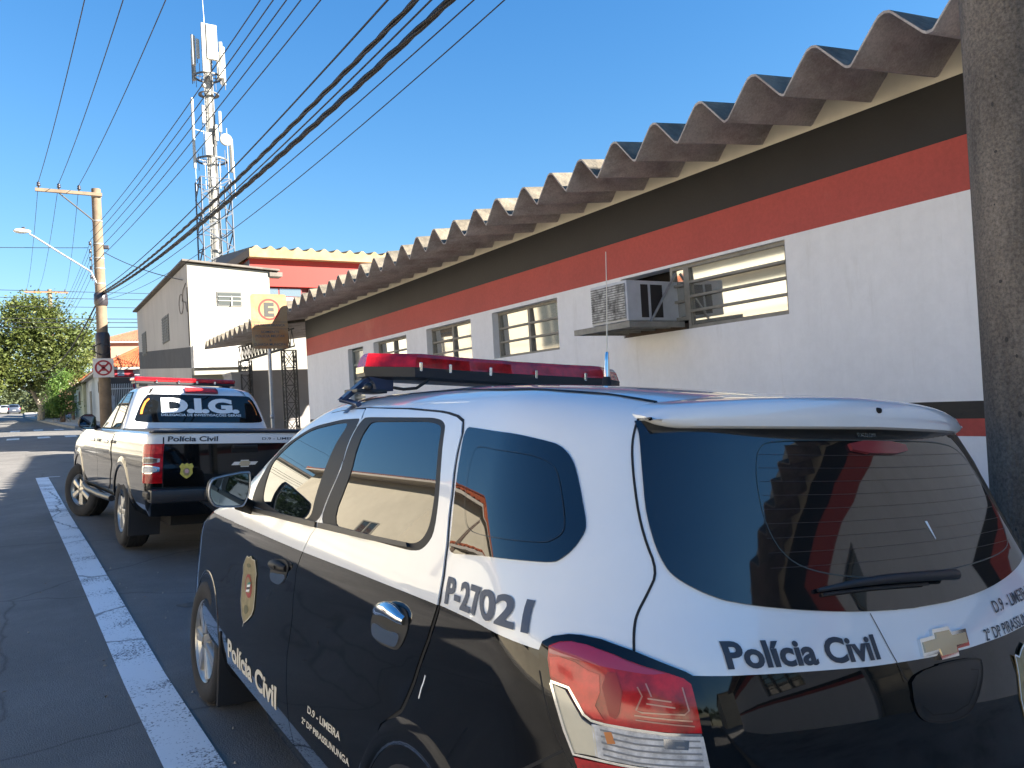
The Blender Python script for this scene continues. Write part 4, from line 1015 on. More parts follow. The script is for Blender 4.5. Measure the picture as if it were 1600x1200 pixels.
def build_pickup():
    rm = Matrix(((.995, -.076, .068), (.076, .997, -.011), (-.067, .016, .998)))
    x = rm.col[0].normalized(); z = rm.col[2]; y = z.cross(x).normalized(); z = x.cross(y)
    mtx = Matrix.Translation((1.844, 8.211, .095)) @ Matrix((x, y, z)).transposed().to_4x4()
    root = thing('police_pickup', 'black and white police pickup with D.I.G. across its rear window, parked ahead', 'pickup truck', mtx=mtx, group='police vehicles parked along the kerb')
    S = LOWER; SP = 1.125
    body = loft_body(S, 'body', [M_white, M_black, M_under], None, lambda s: SP, nz1=8, nz2=8, side_n=50); body.parent = root
    cs = []
    for x0, x1 in ((-1.2, -.6), (.6, 1.2)):
        for yc in (1.25, 4.35):
            mb = MB(); mb.prism([(yc+.435*math.cos(a), .40+.46*math.sin(a)) for a in np.linspace(0, 2*math.pi, 40, endpoint=False)], 'x', x0, x1, 2); cs.append(mb)
    cut(body, cs, [M_white, M_black, M_under])
    ub = MB(); ub.box(-.62, .62, .35, 4.9, .30, .8); ub.tube([(-.7, 1.25, .34), (.7, 1.25, .34)], .06, 10); ub.lathe([(.01, -.12), (.10, -.1), (.13, 0), (.10, .1), (.01, .12)], 14, 0, Matrix.Translation((0, 1.25, .36))); ub.build('underbody', M_under, root)
    cabin = loft_body(CABIN, 'cabin', [M_white], None, None, nz2=22, side_n=30); cabin.parent = root
    cabin.data.set_sharp_from_angle(angle=R(45))
    for sd_ in (-1, 1):
        for y0 in (1.25, 4.35):
            lip = MB(); V = []; n = 30
            for i in range(n+1):
                a = R(-12+204*i/n)
                for rr, of in ((1.0, -.05), (1.0, .006), (1.04, .012), (1.14, .009), (1.24, -.002)):
                    yy, zz = y0+.435*rr*math.cos(a), .40+.46*rr*math.sin(a); zz = max(zz, .43)
                    V.append(chart(S, ysz(S, yy, zz)*(-sd_), zz, of))
            lip.add(V, [(i*5+k, i*5+k+1, (i+1)*5+k+1, (i+1)*5+k) for i in range(n) for k in range(4)], 0, True)
            lip.build('wheel_arch', M_black, root)
    tm, rmsh = wheel_meshes(.375, .25, .215, 6, tread=.03, split_spokes=False)
    put_wheel(tm, rmsh, root, (-.80, 1.25, .375), True); put_wheel(tm, rmsh, root, (.80, 1.25, .375), False)
    put_wheel(tm, rmsh, root, (-.80, 4.35, .375), True, 24); put_wheel(tm, rmsh, root, (.80, 4.35, .375), False, 24)
    for k in (-1, 1):
        mf = MB(); mf.cbox(min(k*.93, k*.62), max(k*.93, k*.62), .80, .815, .16, .62, .006); mf.build('mud_flap', M_plastic, root)
        rb = MB(); rb.tube([(k*.93, 1.75, .47), (k*.95, 2.4, .46), (k*.95, 3.3, .46), (k*.92, 3.85, .48)], .035, 10); rb.build('side_step', M_plastic, root)
    # bed cover, tailgate
    cv = MB(); cv.cbox(-.86, .86, .09, 1.66, 1.235, 1.258, .01); cv.cbox(-.90, .90, .045, .10, 1.228, 1.254, .008); cv.build('bed_cover', M_plastic, root)
    X = .765
    tgp = [(xsz(S, -X, .8), .70), (xsz(S, -X, 1.0), 1.0), (xsz(S, -X, 1.19), 1.19), (-xsz(S, -X, 1.19), 1.19), (-xsz(S, -X, 1.0), 1.0), (-xsz(S, -X, .8), .70)]
    tg = patch(S, tgp, 'tailgate', [M_white, M_black], root, .006, .014, .07, (), [[(1.2, SP), (-1.2, SP)]], lambda s, zz: 0 if zz > SP else 1)
    ribbon(S, [[tgp[0], tgp[1], tgp[2]], [tgp[5], tgp[4], tgp[3]], [tgp[0], tgp[5]]], 'panel_seam', M_seam, root, .016, .0015)
    def rear_map(x0, z0, off=.008):
        return lambda a, b: chart(S, xsz(S, x0+a, z0), z0+b, off)
    text_part('Polícia Civil', M_letterK, rear_map(-.735, 1.150), tg, .03, width=.47, height=.046)
    text_part('D.9 - LIMEIRA', M_letterK, rear_map(.18, 1.158), tg, .012, width=.40, height=.024)
    hb = MB(); hb.cbox(-.135, .135, .028, .05, 1.03, 1.112, .01, 0); hb.build('handle', M_under, tg)
    h2 = MB(); h2.cbox(-.125, .125, .012, .034, 1.078, 1.106, .008, 0); h2.build('handle_grip', M_frame, tg)
    bow = [(-.135, .905), (-.105, .937), (-.045, .937), (-.040, .955), (.040, .955), (.045, .937), (.135, .937), (.105, .905), (.045, .905), (.040, .885), (-.040, .885), (-.045, .905)]
    tos = lambda pl: [(xsz(S, px, pz), pz) for px, pz in pl]
    em = patch(S, tos(bow), 'emblem', M_chrome, tg, .022, .016, .03)
    patch(S, tos([(x_*.45 if abs(x_) > .05 else x_, .92+(z_-.92)*.8) for x_, z_ in bow]), 'emblem_face', M_gold, em, .024, .004, .03)
    bpl = [(-.625, .905), (-.60, .935), (-.575, .925), (-.555, .937), (-.535, .925), (-.51, .935), (-.492, .905), (-.505, .88), (-.50, .835), (-.525, .805), (-.555, .785), (-.59, .805), (-.618, .835), (-.61, .88)]
    bd = patch(S, tos(bpl), 'badge', M_badgeyel, tg, .0078, .002, .03)
    patch(S, tos(smooth_poly([(-.585, .89), (-.53, .89), (-.525, .83), (-.555, .81), (-.592, .83)], 2)), 'badge_mark', M_badge, bd, .0088, 0, .03)
    patch(S, tos(smooth_poly([(-.572, .877), (-.54, .877), (-.537, .845), (-.555, .835), (-.575, .845)], 2)), 'badge_mark', mat('badge_pink', (.6, .35, .35), .4), bd, .0096, 0, .03)
    # tail lamps
    for k in (1, -1):
        fl = (lambda pl: pl) if k > 0 else (lambda pl: [(-s, zz) for s, zz in pl])
        sa = xsz(S, -.775, 1.0); sb = ysz(S, .205, 1.0); sc_ = ysz(S, .145, .8)
        tl = patch(S, fl([(sa, .748), (sa, 1.125), (sb, 1.122), (sb-.02, 1.0), (sc_, .90), (sc_, .752)]), 'tail_lamp', M_red, root, .014, .016, .03)
        patch(S, fl([(sa+.01, 1.03), (sa+.012, 1.115), (sb-.035, 1.112), (sb-.03, 1.03)]), 'red_lens', M_redlight, tl, .0165, .004, .03)
        sm = lambda z0, z1, d: fl(smooth_poly([(sa+.02, z0), (sa+.015, z1), (sb-.055, z1), (sb-.05-d, z0)], 1))
        cl = patch(S, sm(.935, 1.0, .01), 'clear_lens', M_clear, tl, .0175, .006, .03)
        patch(S, fl([(sa+.035, .945), (sa+.03, .985), (sb-.08, .985), (sb-.085, .945)]), 'lens_core', mat('smoked_lens', (.20, .13, .09), .15, coat=1., var=.7, vscale=35), cl, .0185, .002, .03)
        cl = patch(S, sm(.84, .92, .02), 'reversing_lens', M_chrome, tl, .0175, .006, .03)
        patch(S, fl(smooth_poly([(sa+.032, .85), (sa+.03, .91), (sb-.075, .91), (sb-.085, .85)], 1)), 'lens_core', M_clear, cl, .0185, .002, .03)
    # rear bumper
    bp = MB(); bp.cbox(-.90, .90, -.075, .14, .565, .695, .022, 0); bp.cbox(-.42, .42, -.095, .05, .575, .68, .018, 0); bp.prism([(-.45, .57), (-.28, .44), (.28, .44), (.45, .57)], 'y', -.05, .10, 0)
    bumper = bp.build('bumper', [M_plastic], root, sharp=40)
    hk = MB(); hk.tube([(0, .1, .46), (0, -.10, .44)], .03, 8); hk.lathe([(.0005, .075), (.022, .068), (.026, .05), (.018, .03), (.015, 0)], 12, 0, Matrix.Translation((0, -.09, .45))); hk.build('tow_bar', M_under, bumper)
    pl = MB(); pl.cbox(.14, .54, -.102, -.094, .585, .67, .003); pl.build('number_plate', mat('plate_grey', (.35, .36, .36), .4), bumper)
    for k in (-1, 1): cr = MB(); cr.cbox(k*.8825-.0425, k*.8825+.0425, -.03, .20, .60, .675, .02); cr.build('bumper_corner', M_frame, bumper)
    # doors, handles, side glass
    mf3 = lambda s, zz: 0 if zz > SP else 1
    for k in (1, -1):
        fl = (lambda pl: pl) if k > 0 else (lambda pl: [(-s, zz) for s, zz in pl])
        yz = lambda yy, zz: (ysz(S, yy, zz), zz)
        for d, (ya, yb) in enumerate(((1.80, 2.72), (2.73, 3.80))):
            pts = [yz(ya+(.12 if d == 0 else 0), .62), yz(ya, .85), yz(ya, 1.19), yz(yb, 1.19), yz(yb, .85), yz(yb-(.0 if d == 0 else .06), .56), yz(ya+(.22 if d == 0 else 0), .56)]
            dr = patch(S, fl(pts), 'door', [M_white, M_black], root, .006, .012, .09, (), [fl([yz(1.7, SP), yz(2.3, SP), yz(3.0, SP), yz(3.9, SP)])], mf3)
            h = MB(); yh_ = ya+.12; h.cbox(-k*.962-.012 if True else 0, -k*.962+.012, yh_, yh_+.20, 1.085, 1.12, .01); h.build('handle', M_chrome, dr)
            ribbon(S, [fl(pts+pts[:1])], 'panel_seam', M_seam, dr, .012, .001)
        lett = text_part('P-27116' if False else '', M_letterB, None) if False else None
        C2 = CABIN; yc = lambda yy, zz: (ysz(C2, yy, zz), zz)
        fw = [yc(2.52, 1.255), yc(2.42, 1.66), yc(2.62, 1.66), yc(2.95, 1.55), yc(3.20, 1.42), yc(3.42, 1.255)]
        rw = [yc(1.98, 1.27), yc(1.96, 1.42), yc(2.02, 1.60), yc(2.10, 1.665), yc(2.33, 1.665), yc(2.43, 1.255)]
        fr = patch(C2, fl([yc(1.93, 1.245), yc(1.91, 1.42), yc(1.98, 1.62), yc(2.08, 1.685), yc(2.62, 1.68), yc(2.97, 1.565), yc(3.22, 1.43), yc(3.48, 1.235)]), 'window_frame', M_frame, root, .003, .004, .07)
        patch(C2, fl(fw), 'window', M_glass, fr, .006, .003, .07); patch(C2, fl(rw), 'window', M_glass, fr, .006, .003, .07)
        gm = MB(); cx, cz = -1.015, 1.33; g = smooth_poly([(-1.12, 1.30), (-1.085, 1.405), (-.945, 1.415), (-.925, 1.26), (-.98, 1.235), (-1.08, 1.245)], 1); n = len(g)
        rings = [[(k*(cx+(p[0]-cx)*sc), yy, cz+(p[1]-cz)*sc) for p in g] for yy, sc in ((3.0, 1.0), (2.99, 1.06), (3.0, 1.12), (3.06, 1.1), (3.12, .8), (3.15, .3))]
        vs = [q for r_ in rings for q in r_]
        gm.add(vs, [(i*n+j, i*n+(j+1) % n, (i+1)*n+(j+1) % n, (i+1)*n+j) for i in range(5) for j in range(n)], 0, True); gm.add(rings[-1], [tuple(range(n))], 0)
        gm.tube([(k*.94, 3.08, 1.27), (k*.86, 3.15, 1.22)], .035, 8)
        mi = gm.build('mirror', M_frame, root, sharp=50, fix=True)
        g2 = MB(); g2.add([(k*p[0], 2.998, p[1]) for p in g], [tuple(range(n))], 0); g2.build('mirror_glass', M_mirror, mi)
    # rear window with lettering
    C2 = CABIN; tc = lambda pl: [(xsz(C2, px, pz), pz) for px, pz in pl]
    wp = [(-.715, 1.335), (-.735, 1.355), (-.70, 1.45), (-.63, 1.60), (-.59, 1.645), (-.55, 1.655), (.55, 1.655), (.59, 1.645), (.63, 1.60), (.70, 1.45), (.735, 1.355), (.715, 1.335), (.60, 1.325), (-.60, 1.325)]
    rw = patch(C2, tc([(p[0]+.015, p[1]) for p in wp]), 'rear_window', M_glass3, root, .004, .006, .06)
    cm = lambda x0, z0, off: (lambda a, b: chart(C2, xsz(C2, x0+a, z0+b), z0+b, off))
    text_part('D.I.G.', M_letterWh, cm(-.435, 1.448, .0062), rw, .055, space=.95, width=.90, height=.155)
    text_part('DELEGACIA DE INVESTIGAÇÕES GERAIS', M_letterWh, cm(-.44, 1.400, .0062), rw, .025, width=.92, height=.026)
    for k in (-1, 1):
        pts = tc([(k*.665+.015, 1.42), (k*.655+.015, 1.47), (k*.615+.015, 1.56), (k*.575+.015, 1.60)]); ribbon(C2, [pts], 'hazard_strip', M_amber, rw, .02, .0055)
    tb = patch(C2, tc([(-.16, 1.672), (-.155, 1.728), (.215, 1.728), (.22, 1.672)]), 'brake_light', M_reddark, root, .022, .02, .03)
    patch(C2, tc([(-.14, 1.682), (-.135, 1.716), (.195, 1.716), (.20, 1.682)]), 'red_lens', M_redlight, tb, .0245, .003, .03)
    for k in (-1, 1): ribbon(C2, [tc([(k*.55, 1.665), (k*.53, 1.70), (k*.50, 1.73)])], 'roof_seam', M_frame, root, .03, .002)
    lb = MB(); lb.cbox(-.60, .60, 2.40, 2.66, 1.80, 1.828, .006); bar = lb.build('light_bar', M_plastic, root)
    ln = MB(); ln.cbox(-.615, .605, 2.39, 2.67, 1.829, 1.882, .018); ln.build('light_bar_lens', M_red, bar)
    for x_ in (-.36, -.1, .12, .34): c_ = MB(); c_.cbox(x_-.012, x_+.012, 2.38, 2.395, 1.815, 1.85, .003); c_.build('clip', M_chrome, bar)
    for k in (-1, 1): f_ = MB(); f_.box(k*.5-.05, k*.5+.05, 2.45, 2.6, 1.755, 1.80); f_.build('bar_bracket', M_plastic, bar)
    return root
build_pickup()

# ---------------------------------------------------------------- carport beside the station
M_iron = mat('dark_lattice_steel', (.075, .070, .062), .7, var=.3, vscale=10)
def truss(mb, p0, p1, w_, d_, bay, r=.012, chord=.022):
    """square lattice between two points: w_ along the cross direction, d_ along the second"""
    p0 = Vector(p0); p1 = Vector(p1); ax = (p1-p0).normalized(); L_ = (p1-p0).length
    a = ax.orthogonal().normalized() if abs(ax.z) < .9 else Vector((1, 0, 0)); a = Vector((0, 0, 1)) if abs(ax.z) < .9 else a
    b = ax.cross(a).normalized()
    cs = [a*w_/2*i+b*d_/2*j for i in (-1, 1) for j in (-1, 1)]
    for c in cs: mb.tube([p0+c, p1+c], chord, 4, 0, False)
    n = max(1, int(L_/bay))
    for k in range(n):
        q0, q1 = p0+ax*L_*k/n, p0+ax*L_*(k+1)/n
        for i, j in ((0, 1), (2, 3), (0, 2), (1, 3)):
            mb.tube([q0+cs[i], q1+cs[j]], r, 4, 0, False); mb.tube([q0+cs[j], q1+cs[i]], r, 4, 0, False); mb.tube([q1+cs[i], q1+cs[j]], r, 4, 0, False)
def build_carport():
    root = thing('carport', 'open carport with corrugated roof on dark lattice steel posts beside the station', 'carport', (5, 18, 0))
    def at(o): o.location = (-5, -18, 0); o.parent = root; return o
    pitch = .463; shape = [(0, 0), (.020, .001), (.040, .014), (.190, .178), (.214, .202), (.2465, .211), (.279, .202), (.303, .178), (.450, .014)]
    rb = MB(); pts = []; y = 15.95
    while y < 21.2: pts += [(y+a, b) for a, b in shape]; y += pitch
    n = len(pts); th = .016; xs = np.linspace(4.1, 10, 6); vs = []
    for x in xs:
        for yy, h in pts: vs.append((x+(random.uniform(-.01, .01) if x == xs[0] else 0), yy, 3.47-.214+h+(x-4.1)*.115))
    m = len(vs); vs += [(p[0], p[1], p[2]+th) for p in vs]
    rb.add(vs, [(i*n+j, (i+1)*n+j, (i+1)*n+j+1, i*n+j+1) for i in range(5) for j in range(n-1)], 0)
    rb.add(vs, [(m+i*n+j, m+i*n+j+1, m+(i+1)*n+j+1, m+(i+1)*n+j) for i in range(5) for j in range(n-1)], 1)
    rb.add(vs, [(j, j+1, m+j+1, m+j) for j in range(n-1)], 0)
    at(rb.build('roof', [M_fibre, M_fibretop], sharp=30))
    bm_ = MB()
    p0, p1 = Vector((4.72, 15.85, 3.02)), Vector((4.72, 20.3, 3.02))
    for dz in (-.16, .20):
        for dx in (-.05, .05): bm_.tube([p0+Vector((dx, 0, dz)), p1+Vector((dx, 0, dz))], .018, 4, 0, False)
    k = 15
    for i in range(k):
        a, b = p0+(p1-p0)*i/k, p0+(p1-p0)*(i+.5)/k; c = p0+(p1-p0)*(i+1)/k
        for dx in (-.05, .05):
            o_ = Vector((dx, 0, 0)); bm_.tube([a+o_+Vector((0, 0, -.16)), b+o_+Vector((0, 0, .2))], .010, 4, 0, False); bm_.tube([b+o_+Vector((0, 0, .2)), c+o_+Vector((0, 0, -.16))], .010, 4, 0, False)
    at(bm_.build('beam', M_iron))
    for (x, yy, z1) in ((4.98, 17.0, 2.86), (4.78, 20.1, 2.86), (8.8, 17.0, 3.3), (8.8, 20.1, 3.3)):
        pm = MB(); truss(pm, (x, yy, .2), (x, yy, z1), .26, .22, .34, .010, .02); at(pm.build('post', M_iron))
    return root
build_carport()
M_greywall = mat('grey_cement_wall', (.30, .28, .27), .85, var=.15, vscale=1.5, bump=.15, bscale=30)
gw = MB(); gw.box(4.80, 9.6, 20.55, 20.75, .2, 2.64); gw.box(4.42, 4.797, 20.0, 20.9, .2, 2.52); gw.box(4.40, 4.82, 19.97, 20.93, 2.52, 2.58)
tag(gw.build('garden_wall', M_greywall), 'plain grey wall closing the back of the carport', 'wall')

# ---------------------------------------------------------------- white two-storey building
M_oldwhite = mat('old_cream_wall', (.31, .295, .25), .85, var=.18, vscale=1.2, bump=.2, bscale=25, damount=.28, dirt=(.235, .22, .185), dscale=1.0, grain=(12, .06))
M_shadegrey = mat('shade_grey_wall', (.40, .38, .35), .85, var=.12, vscale=1.3, bump=.15, bscale=25, damount=.2, dirt=(.28, .26, .24), dscale=.8, stretch=(1, 1, .4))  # shade of the house's street side put into the wall's grey
M_charcoal = mat('charcoal_wall_paint', (.05, .05, .055), .8, var=.25, vscale=2)
M_stain = mat('peeling_stained_plaster', (.62, .59, .54), .85, var=1, vscale=3.2, col2=(.20, .19, .18), bump=.3, bscale=20)
M_roofedge = mat('roof_edge_grey', (.16, .14, .12), .8, var=.4, vscale=4)
def build_white_house():
    root = thing('white_house', 'weathered two-storey white house with a charcoal band and small louvred windows', 'house', (4.2, 24, 0))
    def at(o): o.location = (-4.2, -24, 0); o.parent = root; return o
    X0, X1, Y0, Y1 = 4.2, 9.5, 24.0, 35.6
    mb = MB()
    def top(x): return 6.0-.065*(x-X0)
    mb.add([(X0, Y0, .3), (X0, Y1, .3), (X0, Y1, 2.95), (X0, Y0, 2.95)], [(0, 3, 2, 1)], 1)
    mb.add([(X0, Y0, 2.95), (X0, Y1, 3.66), (X0, Y1, 3.68), (X0, Y0, 3.56)], [(0, 3, 2, 1)], 2)
    mb.add([(X0, Y0, 2.95), (X0, Y1, 2.95), (X0, Y1, 3.66)], [(0, 2, 1)], 1)
    mb.add([(X0, Y0, 3.56), (X0, Y1, 4.35), (X0, Y1, 3.68)], [(0, 1, 2)], 2)
    mb.add([(X0, Y0, 3.56), (X0, Y1, 4.35), (X0, Y1, 6.0), (X0, Y0, 6.0)], [(0, 3, 2, 1)], 1)
    mb.add([(X0, Y0, .3), (6.55, Y0, .3), (6.55, Y0, top(6.55)), (X0, Y0, top(X0))], [(0, 1, 2, 3)], 0)
    mb.add([(6.55, Y0, .3), (6.55, Y1, .3), (6.55, Y1, top(6.55)), (6.55, Y0, top(6.55))], [(0, 1, 2, 3)], 0)
    mb.add([(X0, Y1, .3), (6.55, Y1, .3), (6.55, Y1, top(6.55)), (X0, Y1, top(X0))], [(0, 3, 2, 1)], 0)
    at(mb.build('wall', [M_oldwhite, M_shadegrey, M_charcoal]))
    rf = MB(); rf.add([(X0-.14, Y0-.12, 6.045), (6.85, Y0-.12, 5.86), (6.85, Y1+.2, 5.86), (X0-.14, Y1+.2, 6.045), (X0-.14, Y0-.12, 6.10), (6.85, Y0-.12, 5.915), (6.85, Y1+.2, 5.915), (X0-.14, Y1+.2, 6.10)], [(0, 3, 2, 1), (4, 5, 6, 7), (0, 1, 5, 4), (1, 2, 6, 5), (2, 3, 7, 6), (3, 0, 4, 7)], 0)
    rf.box(6.56, 6.95, Y0-.05, Y0+.4, 5.70, 5.83); at(rf.build('roof', M_roofedge))
    bl = MB(); bl.box(X0+.0, 5.80, Y0-.42, Y0-.004, 2.93, 3.56); at(bl.build('balcony', M_stain))
    b2 = MB(); b2.box(X0+.02, 5.78, Y0-.30, Y0-.004, 2.73, 2.93); at(b2.build('beam', M_oldwhite))
    g = mat('grey_shutter', (.11, .12, .125), .6); lt = mat('pale_slat', (.55, .52, .45), .6)
    w = MB(); w.box(5.0, 5.70, Y0-.02, Y0+.03, 4.77, 5.185); o = at(w.build('window', mat('grey_window_surround', (.14, .14, .13), .7)))
    p = MB()
    for i in range(3): p.add([(5.03, Y0-.026, 4.80+i*.125), (5.67, Y0-.026, 4.80+i*.125), (5.67, Y0-.035, 4.90+i*.125), (5.03, Y0-.035, 4.90+i*.125)], [(0, 1, 2, 3)], 0)
    p.build('pane', mat('dull_pane', (.09, .10, .095), .15, ior=1.7), o)
    s = MB()
    for i in (1, 2): s.box(5.02, 5.68, Y0-.05, Y0-.037, 4.785+i*.125, 4.800+i*.125)
    s.box(5.385, 5.415, Y0-.055, Y0-.037, 4.77, 5.06); s.build('window_bar', lt, o)
    for ya, yb in ((27.6, 29.0), (33.1, 34.25)):
        w = MB(); w.box(X0-.012, X0+.05, ya, yb, 4.08, 4.98); o = at(w.build('window', mat('grey_window_surround', (.14, .14, .13), .7)))
        s = MB()
        for i in range(9): s.box(X0-.035, X0-.013, ya+.03, yb-.03, 4.11+i*.097, 4.175+i*.097)
        for k in range(1, 4): y_ = ya+(yb-ya)*k/4; s.box(X0-.045, X0-.036, y_-.02, y_+.02, 4.1, 4.96)
        s.build('shutter', g, o)
    c = MB(); c.tube([(X0-.015, Y0+.25, 5.45), (X0-.03, Y0+.6, 5.3), (X0-.02, Y0+.9, 5.0), (X0-.03, Y0+.3, 4.9), (X0-.02, Y0+.15, 4.6)], .012, 5); c.tube([(X0-.02, Y0+1.1+.35*math.cos(a), 4.95+.3*math.sin(a)) for a in np.linspace(0, 6.3, 16)], .01, 5); c.tube([(X0-.012, Y0+.05, 3.6), (X0-.012, Y0+.05, 5.3)], .02, 6); at(c.build('service_cable', M_roofedge))
    return root
build_white_house()
lw = MB(); lw.box(5.82, 9.8, 23.6, 23.8, .3, 4.35)
tag(lw.build('yard_wall', M_oldwhite), 'sunlit cream wall seen through the carport beyond the grey wall', 'wall')

# ---------------------------------------------------------------- red building behind
def build_red_building():
    root = thing('red_building', 'tall red building with a pale corrugated parapet behind the white house', 'building', (10, 40, 0))
    def at(o): o.location = (-10, -40, 0); o.parent = root; return o
    red = mat('bright_red_cladding', (.30, .013, .005), .6, var=.12, vscale=.9, stretch=(4, 1, .3))
    X0, X1, Y0, Y1 = 9.98, 24, 40, 48
    mb = MB(); mb.box(X0, X1, Y0, Y1, 1, 7.15, 1); mb.box(X0, X1, Y0-.005, Y1, 7.99, 9.40, 0)
    mb.box(X0+.02, X1, Y0+.3, Y1, 7.15, 7.99, 3)
    o = at(mb.build('wall', [red, mat('maroon_wall', (.20, .03, .025), .7), M_charcoal, mat('maroon_recess', (.10, .02, .02), .8)]))
    sd_ = MB(); sd_.box(X0-.03, X0-.005, Y0, Y1, 1, 9.3); at(sd_.build('side_wall', mat('slate_side_wall', (.10, .10, .12), .8)))
    rf = MB(); pts = []; x = X0-.1
    while x < X1: pts += [(x, 0), (x+.13, .02), (x+.30, .17), (x+.36, .19), (x+.42, .17), (x+.60, .02)]; x += .70
    n = len(pts); vs = []
    for yy, dz in ((Y0-.45, 0), (Y0+7, .9), (Y1, -.1)):
        vs += [(p[0], yy, 9.78+p[1]+dz) for p in pts]
    rf.add(vs, [(i*n+j, i*n+j+1, (i+1)*n+j+1, (i+1)*n+j) for i in range(2) for j in range(n-1)], 0)
    rf.add([(p[0], Y0-.45, 9.78+p[1]) for p in pts]+[(p[0], Y0-.44, 9.40) for p in pts], [(j, j+1, n+j+1, n+j) for j in range(n-1)], 0)
    rf.add([(X0-.1, Y0-.45, 9.80), (X0-.1, Y0-.45, 9.40), (X0-1.0, Y0+4, 8.9), (X0-1.0, Y0+4, 9.3)], [(0, 1, 2, 3)], 1)
    rf.add([(X0-.1, Y0-.45, 9.80), (X0-1.0, Y0+4, 9.3), (X0-.1, Y0+7, 10.7)], [(0, 1, 2)], 1)
    rf.box(X0-.1, X1, Y0-.44, Y0, 9.38, 9.40, 0)
    at(rf.build('roof', [mat('pale_parapet', (.36, .26, .13), .85, var=.35, vscale=1.6, bump=.2, bscale=10), mat('brown_roof', (.17, .13, .10), .85)]))
    for i in range(5):
        w = MB(); xa = X0+.25+i*2.75; w.box(xa, xa+2.4, Y0+.20, Y0+.296, 7.18, 7.94); wo = at(w.build('window', mat('maroon_frame', (.16, .02, .02), .5)))
        p = MB()
        for j in range(2): p.box(xa+.06+j*1.18, xa+1.16+j*1.18, Y0+.19, Y0+.199, 7.52, 7.90)
        p.build('pane', M_pane, wo)
        p = MB(); p.box(xa+.06, xa+2.34, Y0+.19, Y0+.199, 7.22, 7.46); p.build('panel', mat('pale_panel', (.55, .55, .55), .6), wo)
    return root
build_red_building()

